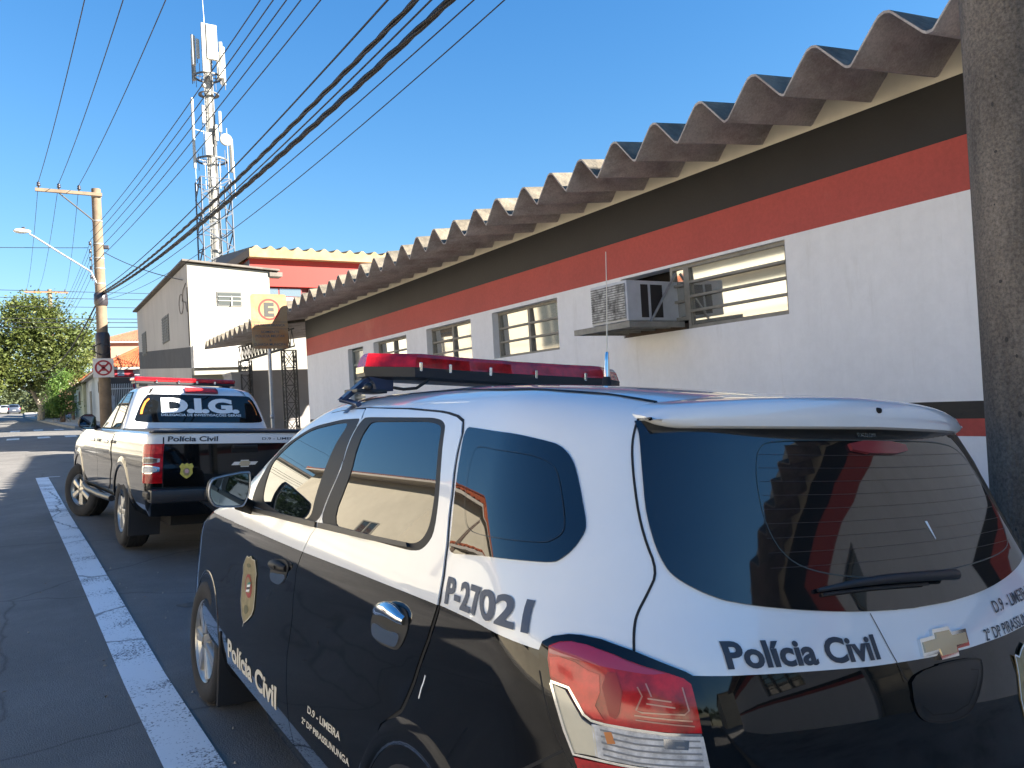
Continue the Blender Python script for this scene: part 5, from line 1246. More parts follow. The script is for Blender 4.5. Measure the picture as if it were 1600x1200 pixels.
# ---------------------------------------------------------------- telecom tower
def build_tower():
    root = thing('telecom_tower', 'tall pale telecom mast with antennas above a lattice cage', 'tower', (10.5, 50, 1))
    def at(o): o.location = (-10.5, -50, -1); o.parent = root; return o
    grey = mat('tower_grey', (.30, .29, .26), .55, metal=.2, var=.25, vscale=2.5); pan = mat('antenna_white', (.42, .41, .37), .5); dk = mat('tower_dark', (.12, .12, .12), .6)
    cx, cy = 10.5, 50
    m = MB(); m.tube([(cx, cy, 1), (cx, cy, 16), (cx, cy, 24.2)], [.36, .29, .22], 20)
    for z in (11.7, 13.5, 15.3, 17, 18.6, 20.2, 21.5, 22.8): m.lathe([(.33-.008*(z-11), -.06), (.36-.008*(z-11), 0), (.33-.008*(z-11), .06)], 20, 0, Matrix.Translation((cx, cy, z)))
    at(m.build('mast', grey))
    lad = MB()
    for sx in (-.16, .16): lad.tube([(cx-.32+sx*.4, cy-.30+sx*.3, 10), (cx-.22+sx*.4, cy-.22+sx*.3, 24)], .018, 4, 0, False)
    for i in range(60): z = 10+i*.233; lad.tube([(cx-.32-.064+(z-10)*.007, cy-.35+(z-10)*.006, z), (cx-.32+.064+(z-10)*.007, cy-.25+(z-10)*.006, z)], .012, 4, 0, False)
    for a in (.5, .9, 1.3): lad.tube([(cx+.36*math.sin(a), cy-.36*math.cos(a), 10), (cx+.25*math.sin(a), cy-.25*math.cos(a), 23.6)], .028, 5, 1, False)
    at(lad.build('ladder', [grey, dk]))
    c = MB(); hw = .92
    for sx in (-1, 1):
        for sy in (-1, 1): c.tube([(cx+sx*hw, cy+sy*hw, 1), (cx+sx*hw*.94, cy+sy*hw*.94, 16.0)], .05, 5, 0, False)
    for i in range(12):
        z0 = 3.4+i*1.05; z1 = z0+1.05
        for (ax, ay), (bx, by) in (((-1, -1), (1, -1)), ((1, -1), (1, 1)), ((1, 1), (-1, 1)), ((-1, 1), (-1, -1))):
            P = lambda x, y, z: (cx+x*hw*.97, cy+y*hw*.97, z)
            zz = (z0, z1) if i % 2 else (z1, z0)
            c.tube([P(ax, ay, zz[0]), P(bx, by, zz[1])], .045, 4, 0, False)
            if i % 3 == 2: c.tube([P(ax, ay, z1), P(bx, by, z1)], .036, 4, 0, False)
    at(c.build('lattice_cage', mat('lattice_blue_grey', (.085, .10, .125), .6)))
    def ring(z, r, name='platform'):
        p = MB(); p.lathe([(r, -.05), (r, .05), (r-.07, .05), (r-.07, -.05)], 20, 0, Matrix.Translation((cx, cy, z)), False)
        for k in range(6): a = math.pi*k/3; p.tube([(cx+.3*math.cos(a), cy+.3*math.sin(a), z), (cx+r*math.cos(a), cy+r*math.sin(a), z)], .03, 5, 0, False)
        for k in range(8): a = math.pi*k/4; p.tube([(cx+r*math.cos(a), cy+r*math.sin(a), z-.5), (cx+r*math.cos(a), cy+r*math.sin(a), z+.55)], .022, 4, 0, False)
        at(p.build(name, dk))
    ring(22.5, .82); ring(17.3, .92)
    p = MB(); p.lathe([(.62, -.03), (.62, .03), (.4, .04)], 16, 0, Matrix.Translation((cx, cy, 21.4))); at(p.build('platform', dk))
    def antenna(x, y, z0, z1, w_, d_=.12, rot=0.):
        a = MB(); M_ = Matrix.Translation((x, y, 0)) @ Matrix.Rotation(rot, 4, 'Z'); a.cbox(-w_/2, w_/2, -d_/2, d_/2, z0, z1, .03, 0, M_); a.tube([M_ @ Vector((0, d_*.9, z0-.25)), M_ @ Vector((0, d_*.9, z1+.08))], .025, 5, 1, False); at(a.build('antenna_panel', [pan, dk]))
    antenna(10.60, 48.98, 23.2, 25.35, .62, .2); antenna(10.15, 49.05, 22.4, 25.4, .26, .2); antenna(9.62, 49.5, 22.9, 24.75, .24, .15, .6); antenna(9.85, 49.35, 23.3, 24.5, .20, .12, .4)
    antenna(11.36, 49.6, 22.0, 24.4, .22, .15, -.7); antenna(11.2, 49.4, 23.0, 24.6, .2, .15, -.5); antenna(11.25, 50.5, 22.6, 24.4, .24, .15, -2); antenna(9.8, 50.6, 22.4, 24.2, .24, .15, 2.2); antenna(11.1, 49.15, 22.2, 22.9, .30, .25)
    antenna(10.02, 49.5, 19.4, 20.5, .17, .12, .3); antenna(11.0, 49.55, 19.0, 20.3, .17, .12, -.3); antenna(10.75, 49.5, 18.4, 19.4, .17)
    antenna(10.15, 49.0, 17.3, 18.7, .40, .12); antenna(11.62, 49.7, 16.6, 18.7, .20, .15, -.7)
    a = MB(); a.tube([(9.42, 49.6, 16.6), (9.42, 49.6, 20.9)], .085, 8); at(a.build('whip_antenna', pan))
    a = MB(); a.tube([(9.45, 49.6, 15.2), (9.45, 49.6, 16.6)], .015, 4); a.tube([(9.45, 49.6, 17.2), (10.2, 49.9, 17.2)], .02, 4); a.tube([(9.45, 49.6, 19.0), (10.2, 49.9, 19.0)], .02, 4)
    for x, z0, z1 in ((9.95, 15.3, 18.9), (10.3, 15.6, 17), (10.8, 15.4, 17), (11.3, 15.5, 19.2), (11.65, 14.9, 17.2)): a.tube([(x, 49.3, z0), (x, 49.3, z1)], .02, 4)
    a.tube([(10.38, 49.7, 25.2), (10.33, 49.7, 27.4)], [.03, .012], 5); at(a.build('whip_antenna', mat('whip_pale', (.6, .6, .6), .5)))
    d = MB(); d.lathe([(.002, -.12), (.2, -.10), (.36, .02), (.38, .10), (.30, .13), (.002, .16)], 20, 0, Matrix.Translation((11.15, 49.0, 18.35)) @ Matrix.Rotation(R(90), 4, 'X')); d.lathe([(.002, -.1), (.15, 0), (.002, .1)], 12, 0, Matrix.Translation((10.1, 49.4, 21.7)) @ Matrix.Rotation(R(90), 4, 'X')); at(d.build('dish', pan))
    return root
build_tower()

# ---------------------------------------------------------------- poles, lamp, wires
M_poleconc = mat('street_pole_concrete', (.20, .145, .095), .85, var=.3, vscale=3, bump=.2, bscale=30)
M_postconc = mat('rough_post_concrete', (.175, .145, .115), .92, var=.5, vscale=6, bump=1., bscale=90, damount=.35, dirt=(.075, .065, .055), dscale=5.0, stretch=(1, 1, .22), grain=(85, .45))
M_wire = mat('black_cable', (.012, .012, .014), .6)
M_insul = mat('insulator_brown', (.035, .03, .035), .3)
def crossarm(root, off, x0, x1, y, z, ins, m, L):
    a = MB(); a.box(x0, x1, y-.055, y+.055, z-.06, z+.06); o = a.build('crossarm', m, root); o.location = off
    for x in ins:
        i = MB(); i.lathe([(.02, .06), (.02, .12), (.07, .14), (.075, .17), (.04, .20), (.06, .22), (.06, .26), (.03, .30)], 12, 0, Matrix.Translation((x, y, z))); q = i.build('insulator', M_insul, root); q.location = off
    return o
def build_pole():
    px, py, pz = 2.76, 34.0, G(2.76, 34)
    root = thing('utility_pole', 'brown concrete utility pole with crossarm and street lamp at the junction', 'utility pole', (px, py, pz)); off = (-px, -py, -pz)
    def at(o): o.location = off; o.parent = root; return o
    m = MB(); m.tube([(px, py, pz-.2), (px, py, 10.62)], [.225, .165], 16); at(m.build('shaft', M_poleconc))
    crossarm(root, off, .72, 2.95, py-.20, 10.36, (.84, 1.50, 2.17), M_poleconc, None)
    b = MB(); b.tube([(1.45, py-.2, 10.34), (2.62, py-.12, 9.35)], .028, 6); at(b.build('brace', M_iron))
    k = MB()
    for z in (10.3, 9.35, 8.45, 7.9, 7.5, 6.9, 6.5, 6.1, 4.9): k.lathe([(.222-.0055*(z-1)+.006, -.03), (.222-.0055*(z-1)+.018, 0), (.222-.0055*(z-1)+.006, .03)], 16, 0, Matrix.Translation((px, py, z)))
    at(k.build('clamp', mat('pale_clamp', (.28, .26, .23), .6, metal=.3)))
    r = MB(); r.tube([(2.50, py-.12, 7.0), (2.50, py-.12, 8.6)], .018, 5); o = at(r.build('rack', M_iron))
    for z in (7.15, 7.5, 7.85, 8.15, 8.45):
        i = MB(); i.lathe([(.015, -.07), (.055, -.06), (.035, 0), (.055, .06), (.015, .07)], 10, 0, Matrix.Translation((2.46, py-.14, z))); i.build('insulator', M_insul, o)
    t = MB(); t.lathe([(.225, 3.9), (.26, 4.0), (.26, 4.9), (.225, 5.0)], 16, 0, Matrix.Translation((px, py, 0))); at(t.build('cable_wrap', M_insul)); t = MB(); t.lathe([(.215, 6.05), (.25, 6.15), (.24, 6.5), (.21, 6.55)], 16, 0, Matrix.Translation((px, py, 0)))
    at(t.build('cable_wrap', M_insul)); t = MB(); t.tube([(px-.05+.28*math.cos(a), py-.24, 4.35+.22*math.sin(a)) for a in np.linspace(0, 6.28, 18)], .02, 5)
    at(t.build('cable_coil', M_insul))
    bt = MB(); bt.cbox(px+.17, px+.36, py-.1, py+.05, 8.28, 8.42, .02); at(bt.build('junction_box', M_insul))
    lm = MB(); lm.tube([(px-.1, py-.1, 6.85), (2.45, py-.15, 7.35), (1.5, py-.2, 7.98), (.62, py-.25, 8.58), (.48, py-.25, 8.66)], .032, 8); lam = at(lm.build('lamp_arm', mat('pale_steel_arm', (.34, .33, .31), .5, metal=.3)))
    h = MB(); hm = Matrix.Translation((.28, py-.25, 8.75)) @ Matrix.Rotation(R(-96), 4, 'Y'); h.lathe([(.002, -.26), (.07, -.24), (.13, -.05), (.15, .10), (.12, .22), (.05, .30), (.002, .31)], 18, 0, Matrix.Translation((.28, py-.25, 8.75)) @ Matrix.Scale(.62, 4, (0, 0, 1)) @ Matrix.Rotation(R(-90), 4, 'Y'))
    h.cbox(.24, .36, py-.3, py-.2, 8.83, 8.90, .02, 1); h.build('lamp_head', [mat('lamp_white', (.6, .59, .55), .4), M_insul], lam)
    return root
build_pole()
def build_near_post():
    x, y = 3.20, 1.40; z = G(2.63, y)+.15
    root = thing('concrete_post', 'thick rough grey concrete post on the pavement beside the near police car', 'utility pole', (x, y, z))
    m = MB(); n = 28; hts = np.linspace(-.3, 10.3, 40); rg = random.Random(5)
    vs = []
    for h in hts:
        r = .200-.0042*h
        for k in range(n): a = 2*math.pi*k/n; q = r*(1+.012*math.sin(3*a)); vs.append((q*math.cos(a), q*math.sin(a), h))
    m.add(vs, [(i*n+k, i*n+(k+1) % n, (i+1)*n+(k+1) % n, (i+1)*n+k) for i in range(len(hts)-1) for k in range(n)], 0, True); m.add(vs[-n:], [tuple(range(n))], 0)
    s = m.build('shaft', M_postconc, root)
    st = MB(); pts = [(1.5, 9.3), (1.52, 8), (1.5, 6), (1.55, 4.5), (1.6, 3.2), (1.62, 2.6), (1.68, 2.2), (1.69, 1.9), (1.75, 1.5), (1.8, 1.2)]
    rr = lambda h: .2035-.0042*h
    V = []
    for i, (a, h) in enumerate(pts):
        for d in (-.045-.01*(i % 2), .045): an = math.pi+.35+d+(i-9)*.01; V.append((rr(h)*math.cos(an+.62), rr(h)*math.sin(an+.62), h-.3))
    st.add(V, [(2*i, 2*i+1, 2*i+3, 2*i+2) for i in range(len(pts)-1)], 0); st.build("lime_stain", mat('lime_stain', (.30, .28, .25), .95, var=.5, vscale=8, col2=(.16, .15, .135), stretch=(1, 1, .3)), root)
    for (an, h, w_, hh) in ((3.95, 1.95, .03, .10), (4.35, 1.22, .05, .04), (4.2, 2.55, .02, .05)):
        pm = MB(); V = []
        for j in range(2):
            for i in range(4): a_ = an+(i-1.5)*w_/.6; V.append((rr(h+.3)*1.006*math.cos(a_), rr(h+.3)*1.006*math.sin(a_), h+j*hh+.02*math.sin(i*2.1+j)))
        pm.add(V, [(i, i+1, i+5, i+4) for i in range(3)], 0); pm.build('poster_scrap', mat('poster_scrap', (.55, .53, .5), .8, var=.5, vscale=30), root)
    pt = MB(); rg2 = random.Random(9)
    for _ in range(70):
        an, h = rg2.uniform(2.9, 5.4), rg2.uniform(.6, 4.2); q = rr(h)*1.004-.003; M2 = Matrix.Translation((q*math.cos(an), q*math.sin(an), h-.3)) @ Matrix.Rotation(an, 4, 'Z') @ Matrix.Rotation(R(90), 4, 'Y'); s_ = rg2.uniform(.003, .009)
        pt.lathe([(.0002, .0012), (s_, .0008)], 7, 0, M2 @ Matrix.Scale(rg2.uniform(.6, 2), 4, (1, 0, 0)))
    tag(pt.build('air_hole', mat('air_hole', (.05, .045, .04), .95), root), kind='stuff')
    off = (-x, -y, -z)
    crossarm(root, off, 1.55, 3.3, y-.24, 9.15, (1.68, 2.26, 2.96), M_postconc, None)
    return root
build_near_post()
def sag(p0, p1, s, n=28):
    p0 = Vector(p0); p1 = Vector(p1); out = []
    for i in range(n+1): t = i/n; q = p0+(p1-p0)*t; q.z -= 4*s*t*(1-t); out.append(q)
    return out
def wire(label, p0, p1, s, r, group=None, twist=0., name='power_line', extra=None):
    m = MB(); pts = sag(p0, p1, s, 40)
    if twist:
        for k in range(3):
            m.tube([p+Vector((math.cos(i*1.1+2.1*k)*twist, 0, math.sin(i*1.1+2.1*k)*twist)) for i, p in enumerate(sag(p0, p1, s, 90))], r, 5)
    else: m.tube(pts, r, 5)
    return tag(m.build(name, M_wire), label, 'cable', group)
py = 34-.2
for (x0, z0, x1), nm in zip(((.84, 10.66, 1.68), (1.50, 10.66, 2.26), (2.17, 10.66, 2.96)), ('leftmost', 'middle', 'rightmost')):
    wire(f'{nm} of the three bare wires rising to the top left from the crossarm', (x0, py, z0), (x1, 1.35, 9.45), .5, .011, 'overhead power lines')
    wire(f'{nm} of the three wires from the pole crossarm down to the far crossarm', (x0, py, z0), ({.84: .78, 1.50: 1.7, 2.17: 3.85}[x0], 83.7, 14.15), .7, .010, 'overhead power lines')
for (z0, x1, z1), nm in zip(((8.45, 3.22, 7.0), (8.15, 3.36, 7.0), (7.85, 3.50, 7.0), (7.5, 3.64, 7.0), (7.15, 3.86, 7.0)), ('topmost', 'second from top', 'third from top', 'fourth from top', 'lowest')):
    wire(f'{nm} of five thin wires crossing before the telecom mast', (2.50, 33.86, z0+.45), (x1, 1.6, z1), .35, .009, 'overhead power lines')
    wire(f'{nm} of five thin wires running on past the pole beside the tree', (2.46, 33.86, z0), (2.6, 83.8, z0+3.2), .7, .008, 'overhead power lines')
wire('thin upper cable strung above the thick black cable bundle', (2.87, 34, 6.75), (3.50, 1.6, 5.8), .38, .012, 'communication cables')
wire('twisted black cable lying along the upper side of the bundle', (2.87, 34, 6.62), (3.78, 1.6, 5.8), .40, .016, 'communication cables', .02)
wire('thick black cable bundle sweeping from the pole to the top centre', (2.89, 34, 6.55), (4.14, 1.6, 5.8), .40, .024, 'communication cables', .022)
wire('black cable hanging between the twisted cable and the thick bundle', (2.89, 34, 6.58), (3.90, 1.6, 5.8), .46, .011, 'communication cables')
wire('thin cable hanging lowest under the thick bundle', (2.9, 34, 6.4), (4.28, 1.6, 5.75), .46, .008, 'communication cables')
wire('slack thin cable dropping below the bundle towards the white house', (2.9, 34, 6.3), (4.35, 1.6, 5.7), .75, .007, 'communication cables')
wire('service cable running from the pole to the white house corner', (2.95, 34, 8.15), (4.16, 24.6, 5.6), .12, .014)
wire('cable coming in from the left to the pole below the crossarm', (-30, 36, 9.0), (2.4, 34, 8.3), .55, .012)
for i, (z0, z1) in enumerate(((8.45, 8.2), (7.95, 8.0), (7.55, 7.55), (6.95, 6.95), (6.75, 6.78), (6.5, 6.55))):
    wire(['topmost', 'second', 'third', 'fourth', 'fifth', 'lowest'][i]+' of the cables crossing the side street behind the pole', (-40, 46+i*.1, z0+.4), (40, 46+i*.1, z1+.4), .35, .014 if i < 3 else .018, 'cables across the side street')
wire('upper of two black cables drooping from the pole into the tree', (2.70, 33.8, 6.35), (.9, 62, 5.2), .9, .02, 'communication cables', .015)
wire('lower of two black cables drooping from the pole into the tree', (2.70, 33.8, 6.15), (1.2, 62, 4.9), 1.0, .018, 'communication cables')
root = thing('utility_pole', 'far utility pole with a reddish crossarm rising behind the tree', 'utility pole', (2.6, 84, 2.1)); off = (-2.6, -84, -2.1)
m = MB(); m.tube([(2.6, 84, 1.9), (2.6, 84, 14.2)], [.26, .18], 12); o = m.build('shaft', M_poleconc, root); o.location = off
crossarm(root, off, .6, 4.1, 83.75, 13.9, (.78, 1.7, 3.85), mat('rust_crossarm', (.40, .17, .09), .8, var=.4, vscale=3), None)

# ---------------------------------------------------------------- signs
def build_police_sign():
    y = 13.0; x0, x1, z0, z1 = 3.225, 3.815, 2.575, 3.48; gz = G(2.63, y)+.15; cx = 3.50
    root = thing('parking_sign', 'rusty parking sign with a black E in a red ring on a steel post', 'sign', (cx, y, gz)); off = (-cx, -y, -gz)
    def at(o, p=root): o.location = off if p is root else (0, 0, 0); o.parent = p; return o
    pm = MB(); pm.tube([(cx, y+.035, gz-.1), (cx, y+.035, 3.42)], .03, 12); pm.lathe([(.031, 0), (.040, .01), (.040, .06), (.031, .07)], 12, 0, Matrix.Translation((cx, y+.035, 1.42))); at(pm.build('post', M_steel))
    rnd = []
    r = .05
    for (cx_, cz_, a0) in ((x1-r, z1-r, 0), (x0+r, z1-r, 90), (x0+r, z0+r, 180), (x1-r, z0+r, 270)):
        rnd += [(cx_+r*math.cos(R(a0+t)), cz_+r*math.sin(R(a0+t))) for t in (0, 30, 60, 90)]
    b = MB(); b.prism(rnd, 'y', y-.003, y+.003)
    m = mat('rusty_sign_face', (.31, .22, .115), .55, var=1, vscale=3.0, col2=(.33, .13, .03), damount=.25, dirt=(.24, .085, .02), dscale=5)
    board = at(b.build('board', m))
    mid = (x0+x1)/2
    def ring_(cz, ro, ri, mt, nm, yy):
        k = 40; q = MB(); q.add([(mid+ro*math.cos(2*math.pi*i/k), yy, cz+ro*math.sin(2*math.pi*i/k)) for i in range(k)]+[(mid+ri*math.cos(2*math.pi*i/k), yy, cz+ri*math.sin(2*math.pi*i/k)) for i in range(k)], [(i, (i+1) % k, k+(i+1) % k, k+i) for i in range(k)]); at(q.build(nm, mt, None), board)
    ring_(3.225, .178, .148, mat('sign_red', (.36, .02, .014), .5), 'ring', y-.005)
    L_ = mat('sign_lettering', (.045, .045, .04), .6); L2 = mat('sign_small_lettering', (.05, .07, .09), .6)
    def tx(s, xc, z, wd, h, mt, bold=.01): 
        o = text_part(s, mt, lambda a, b_: (xc-wd/2+a, y-.006, z+b_), None, bold, width=wd, height=h); at(o, board)
    tx('E', mid, 3.12, .165, .205, L_, .055)
    tx('NA FAIXA BRANCA', mid, 2.945, .50, .040, L2); tx('SOMENTE', mid, 2.835, .30, .038, L2); tx('POLICIA MILITAR', mid, 2.765, .48, .040, L2); tx('E', mid, 2.70, .028, .034, L2); tx('GUARDA MUNICIPAL', mid, 2.625, .55, .040, L2)
    ln = MB()
    for z in (3.015, 2.90): ln.box(x0+.005, x1-.005, y-.006, y-.0045, z, z+.006)
    at(ln.build('rule', L2, None), board)
build_police_sign()
def build_no_parking():
    y = 33.70; cx, cz, s = 2.72, 3.62, .36
    root = thing('no_parking_sign', 'small square white sign with a crossed red ring fixed low on the utility pole', 'sign', (cx, y, cz))
    b = MB(); b.cbox(-s, s, -.006, .006, -s*1.02, s*1.02, .004); board = b.build('board', mat('sign_white', (.72, .66, .60), .5), root)
    red = mat('dark_sign_red', (.36, .03, .035), .5); k = 36; q = MB(); ro, ri = .30, .235
    q.add([(ro*math.cos(2*math.pi*i/k), -.010, ro*math.sin(2*math.pi*i/k)) for i in range(k)]+[(ri*math.cos(2*math.pi*i/k), -.010, ri*math.sin(2*math.pi*i/k)) for i in range(k)], [(i, (i+1) % k, k+(i+1) % k, k+i) for i in range(k)])
    for a in (45, -45): q.box(-.25, .25, -.011, -.0095, -.035, .035, 0, Matrix.Rotation(R(a), 4, 'Y'))
    q.build('ring', red, board)
    text_part('E', red, lambda a, b_: (-.07+a, -.0085, -.10+b_), board, .05, width=.14, height=.2)
build_no_parking()

# ---------------------------------------------------------------- houses beyond the junction and across the street
M_tile = mat('orange_roof_tile', (.33, .078, .024), .85, var=.45, vscale=6, damount=.3, dirt=(.13, .04, .018), dscale=3)
M_tileold = mat('old_roof_tile', (.25, .10, .055), .9, var=.45, vscale=5, damount=.3, dirt=(.11, .06, .04), dscale=2)
def tiles(mb, e0, e1, r0, r1, m=0, pitch=.24, amp=.045):
    """tiled slope from the eave e0-e1 up to the ridge r0-r1"""
    e0, e1, r0, r1 = map(Vector, (e0, e1, r0, r1)); n = max(2, int((e1-e0).length/pitch)); nr = max(2, int((r0-e0).length/.38))
    up = (e1-e0).cross(r0-e0).normalized()
    if up.z < 0: up = -up
    V = []; nc = n*4+1
    for j in range(nr+1):
        for st in (0, 1):
            t = min(1, (j+st*.98)/nr) if j < nr else 1
            for i in range(nc):
                a = i/(nc-1); q = (e0+(e1-e0)*a)*(1-t)+(r0+(r1-r0)*a)*t
                V.append(q+up*(amp*math.sin(a*n*2*math.pi)+.03*(1-st)))
    rows = 2*(nr+1)
    mb.add(V, [(j*nc+i, j*nc+i+1, (j+1)*nc+i+1, (j+1)*nc+i) for j in range(rows-1) for i in range(nc-1)], m, True)
def hip_roof(x0, x1, y0, y1, z, h, oh=.45, m=M_tile, gable=False):
    x0 -= oh; x1 += oh; y0 -= oh; y1 += oh; xm = (x0+x1)/2; d = 0 if gable else min((x1-x0)/2, (y1-y0)/2-.1)
    mb = MB(); a, b = (xm, y0+d, z+h), (xm, y1-d, z+h)
    tiles(mb, (x0, y0, z), (x0, y1, z), a, b); tiles(mb, (x1, y0, z), (x1, y1, z), a, b)
    if not gable: tiles(mb, (x0, y0, z), (x1, y0, z), a, a); tiles(mb, (x0, y1, z), (x1, y1, z), b, b)
    mb.add([(x0, y0, z-.06), (x1, y0, z-.06), (x1, y1, z-.06), (x0, y1, z-.06)], [(0, 3, 2, 1)], 1)
    for q in ((x0, y0, x0+.03, y1), (x1-.03, y0, x1, y1), (x0+.03, y0, x1-.03, y0+.03), (x0+.03, y1-.03, x1-.03, y1)): mb.box(q[0], q[2], q[1], q[3], z-.14, z+.0, 1)
    for p, q in (((x0, y0, z), a), ((x1, y0, z), a), ((x0, y1, z), b), ((x1, y1, z), b), (a, b)):
        mb.tube([Vector(p)+Vector((0, 0, .05)), Vector(q)+Vector((0, 0, .06))], .10, 8, 0)
    return mb.build('roof', [m, mat('eave_board', (.45, .40, .34), .8)])
M_winD = mat('dark_window', (.03, .035, .04), .06, ior=1.8)
def house(name, label, x0, x1, y0, y1, z0, z1, wallm, roof, wins=(), frame=None, face='x-', extra=None):
    root = thing(name, label, 'house', ((x0+x1)/2, (y0+y1)/2, z0))
    off = (-(x0+x1)/2, -(y0+y1)/2, -z0)
    def at(o, p=root): o.parent = p; o.location = off if p is root else (0, 0, 0); return o
    mb = MB(); mb.box(x0, x1, y0, y1, z0-1, z1); at(mb.build('wall', wallm))
    if roof: at(roof)
    for wn in wins:
        side, a0, a1, c0, c1, kind = wn
        w = MB(); p = MB(); X = {'x-': x0, 'x+': x1, 'y-': y0}[side]; sg = -1 if side[1] == '-' else 1
        def bx(mbx, a, b, c, d, d0, d1):
            lo, hi = sorted((X+sg*d0, X+sg*d1))
            if side[0] == 'x': mbx.box(lo, hi, a, b, c, d)
            else: mbx.box(a, b, lo, hi, c, d)
        t = .07
        bx(w, a0, a0+t, c0, c1, .002, .06); bx(w, a1-t, a1, c0, c1, .002, .06); bx(w, a0+t, a1-t, c0, c0+t, .002, .058); bx(w, a0+t, a1-t, c1-t, c1, .002, .058)
        if kind != 'door': bx(w, (a0+a1)/2-.03, (a0+a1)/2+.03, c0+t, c1-t, .002, .056)
        o = at(w.build('door' if kind == 'door' else 'window', frame or M_wframe))
        bx(p, a0+t, a1-t, c0+t, c1-t, .004, .03); at(p.build('pane', M_winD if kind == 'win' else mat('painted_panel', (.30, .28, .25), .6)), o)
    if extra: extra(at)
    return root
M_bluewall = mat('pale_blue_wall', (.44, .48, .53), .85, var=.1, vscale=1, damount=.12, dirt=(.36, .37, .38))
M_greenwall = mat('pale_green_wall', (.46, .50, .40), .85, var=.1, vscale=1)
M_pinkwall = mat('salmon_wall', (.42, .21, .15), .85, var=.12, vscale=1.2)
M_creamwall = mat('warm_cream_wall', (.62, .55, .42), .85, var=.10, vscale=.8, bump=.1, bscale=20, damount=.15, dirt=(.50, .43, .32), dscale=.5)
M_creamwall2 = mat('light_cream_wall', (.66, .62, .51), .85, var=.10, vscale=.8, damount=.12, dirt=(.5, .45, .36), dscale=.6)
M_brownwall = mat('brown_wall', (.22, .12, .08), .85, var=.2, vscale=1)
def corner_front(at):
    red = mat('red_shopfront', (.36, .016, .03), .6)
    a = MB(); a.box(4.75, 6.2, 55.86, 55.995, 4.40, 4.92); at(a.build('fascia', red))
    a = MB(); a.box(5.3, 5.68, 55.84, 55.859, 4.46, 4.86); at(a.build('fascia_panel', mat('fascia_blue', (.25, .32, .40), .6)))
    a = MB(); a.box(4.60, 4.74, 55.7, 55.84, 1.2, 4.6); a.box(6.12, 6.26, 55.7, 55.84, 1.2, 4.6); at(a.build('door_post', red))
    a = MB(); a.box(4.76, 6.1, 55.9, 55.99, 1.2, 4.35); at(a.build('door', mat('dim_entrance', (.06, .05, .045), .7)))
    a = MB(); a.box(6.3, 6.95, 55.9, 55.996, 4.05, 4.5); at(a.build('fascia_panel', mat('white_board', (.75, .73, .70), .6)))
house('corner_house', 'pale blue corner house with orange hipped tile roof beyond the junction', 4.6, 9.8, 56.0, 73.8, 1.3, 4.95, M_bluewall, hip_roof(4.6, 9.8, 56.0, 73.8, 5.0, 1.55),
      [('x-', 60.2, 61.3, 3.6, 4.4, 'win'), ('x-', 57.4, 58.2, 3.7, 4.4, 'win'), ('x-', 68, 69.2, 1.9, 4.0, 'door')], extra=corner_front)
root = thing('iron_gate', 'tall white picket gate in front of the corner house', 'gate', (5.4, 55.4, 1.4))
g = MB()
for i in range(13): x = -.62+i*.105; g.box(x, x+.03, -.02, .02, 0, 2.55)
g.build('pickets', mat('white_gate_paint', (.62, .58, .52), .6), root); g = MB(); g.box(-.66, .75, .021, .05, .3, .37); g.box(-.66, .75, .021, .05, 2.2, 2.27); g.build('rail', mat('white_gate_paint', (.62, .58, .52), .6), root)
root = thing('picket_fence', 'grey picket fence right of the gate under the white board', 'fence', (7.4, 55.3, 1.4))
g = MB()
for i in range(20): x = -1.0+i*.12; g.box(x, x+.035, -.02, .02, 0, 2.6)
g.build('pickets', mat('grey_picket', (.34, .32, .30), .6), root); g = MB(); g.box(-1.05, 1.4, .021, .05, 2.3, 2.38); g.build('rail', mat('grey_picket', (.34, .32, .30), .6), root)
a = MB(); a.box(4.62, 5.02, 55.0, 55.25, 1.2, 3.2)
tag(a.build('gate_wall', mat('mottled_wall', (.42, .40, .38), .85, var=.9, vscale=5, col2=(.22, .21, .2))), 'short mottled wall beside the white picket gate', 'wall')
house('green_house', 'pale green house with a tile roof next to the blue corner house', 4.4, 9.6, 74.2, 92, 1.8, 5.0, M_greenwall, hip_roof(4.4, 9.6, 74.2, 92, 5.05, 1.5), [('x-', 78, 79.5, 3.2, 4.4, 'win'), ('x-', 84, 85.2, 2.2, 4.2, 'door')])
house('salmon_house', 'salmon pink house with an old tiled roof rising behind the orange roof', 6.2, 14, 76, 90, 1.9, 8.6, M_pinkwall, hip_roof(6.2, 14, 76, 90, 8.55, 1.5, .4, M_tileold), [('y-', 7.2, 8.4, 6.2, 7.4, 'win')])
house('brown_house', 'low brown house half hidden behind the tree trunks', 3.2, 8, 98, 112, 2.6, 6.0, M_brownwall, hip_roof(3.2, 8, 98, 112, 6.05, 1.4, .4, M_tileold), [('x-', 101, 103, 3.2, 4.8, 'win')])
house('tall_cream_house', 'tall cream house with red tiled eave across the street', -17, -8.2, 22.8, 38.5, .6, 7.3, M_creamwall, hip_roof(-17, -8.2, 22.8, 38.5, 7.35, 2.0, .6), [('x+', 25.0, 26.6, 2.9, 4.2, 'win'), ('x+', 31, 32.4, 2.6, 4.0, 'win'), ('x+', 35.2, 36.4, .9, 3.2, 'door')])
house('plain_cream_house', 'plain cream house with a flat grey roof farther along across the street', -18, -8.4, 53.5, 76, 1.2, 9.0, M_creamwall2, None, [('x+', 56, 57.4, 5.4, 6.6, 'win'), ('x+', 62, 63.4, 5.4, 6.6, 'win'), ('x+', 60, 61.6, 2.0, 3.4, 'win')],
      extra=lambda at: at((lambda m: (m.box(-18.4, -8.0, 53.2, 76.3, 9.0, 9.2), m.build('roof', M_roofedge))[1])(MB())))
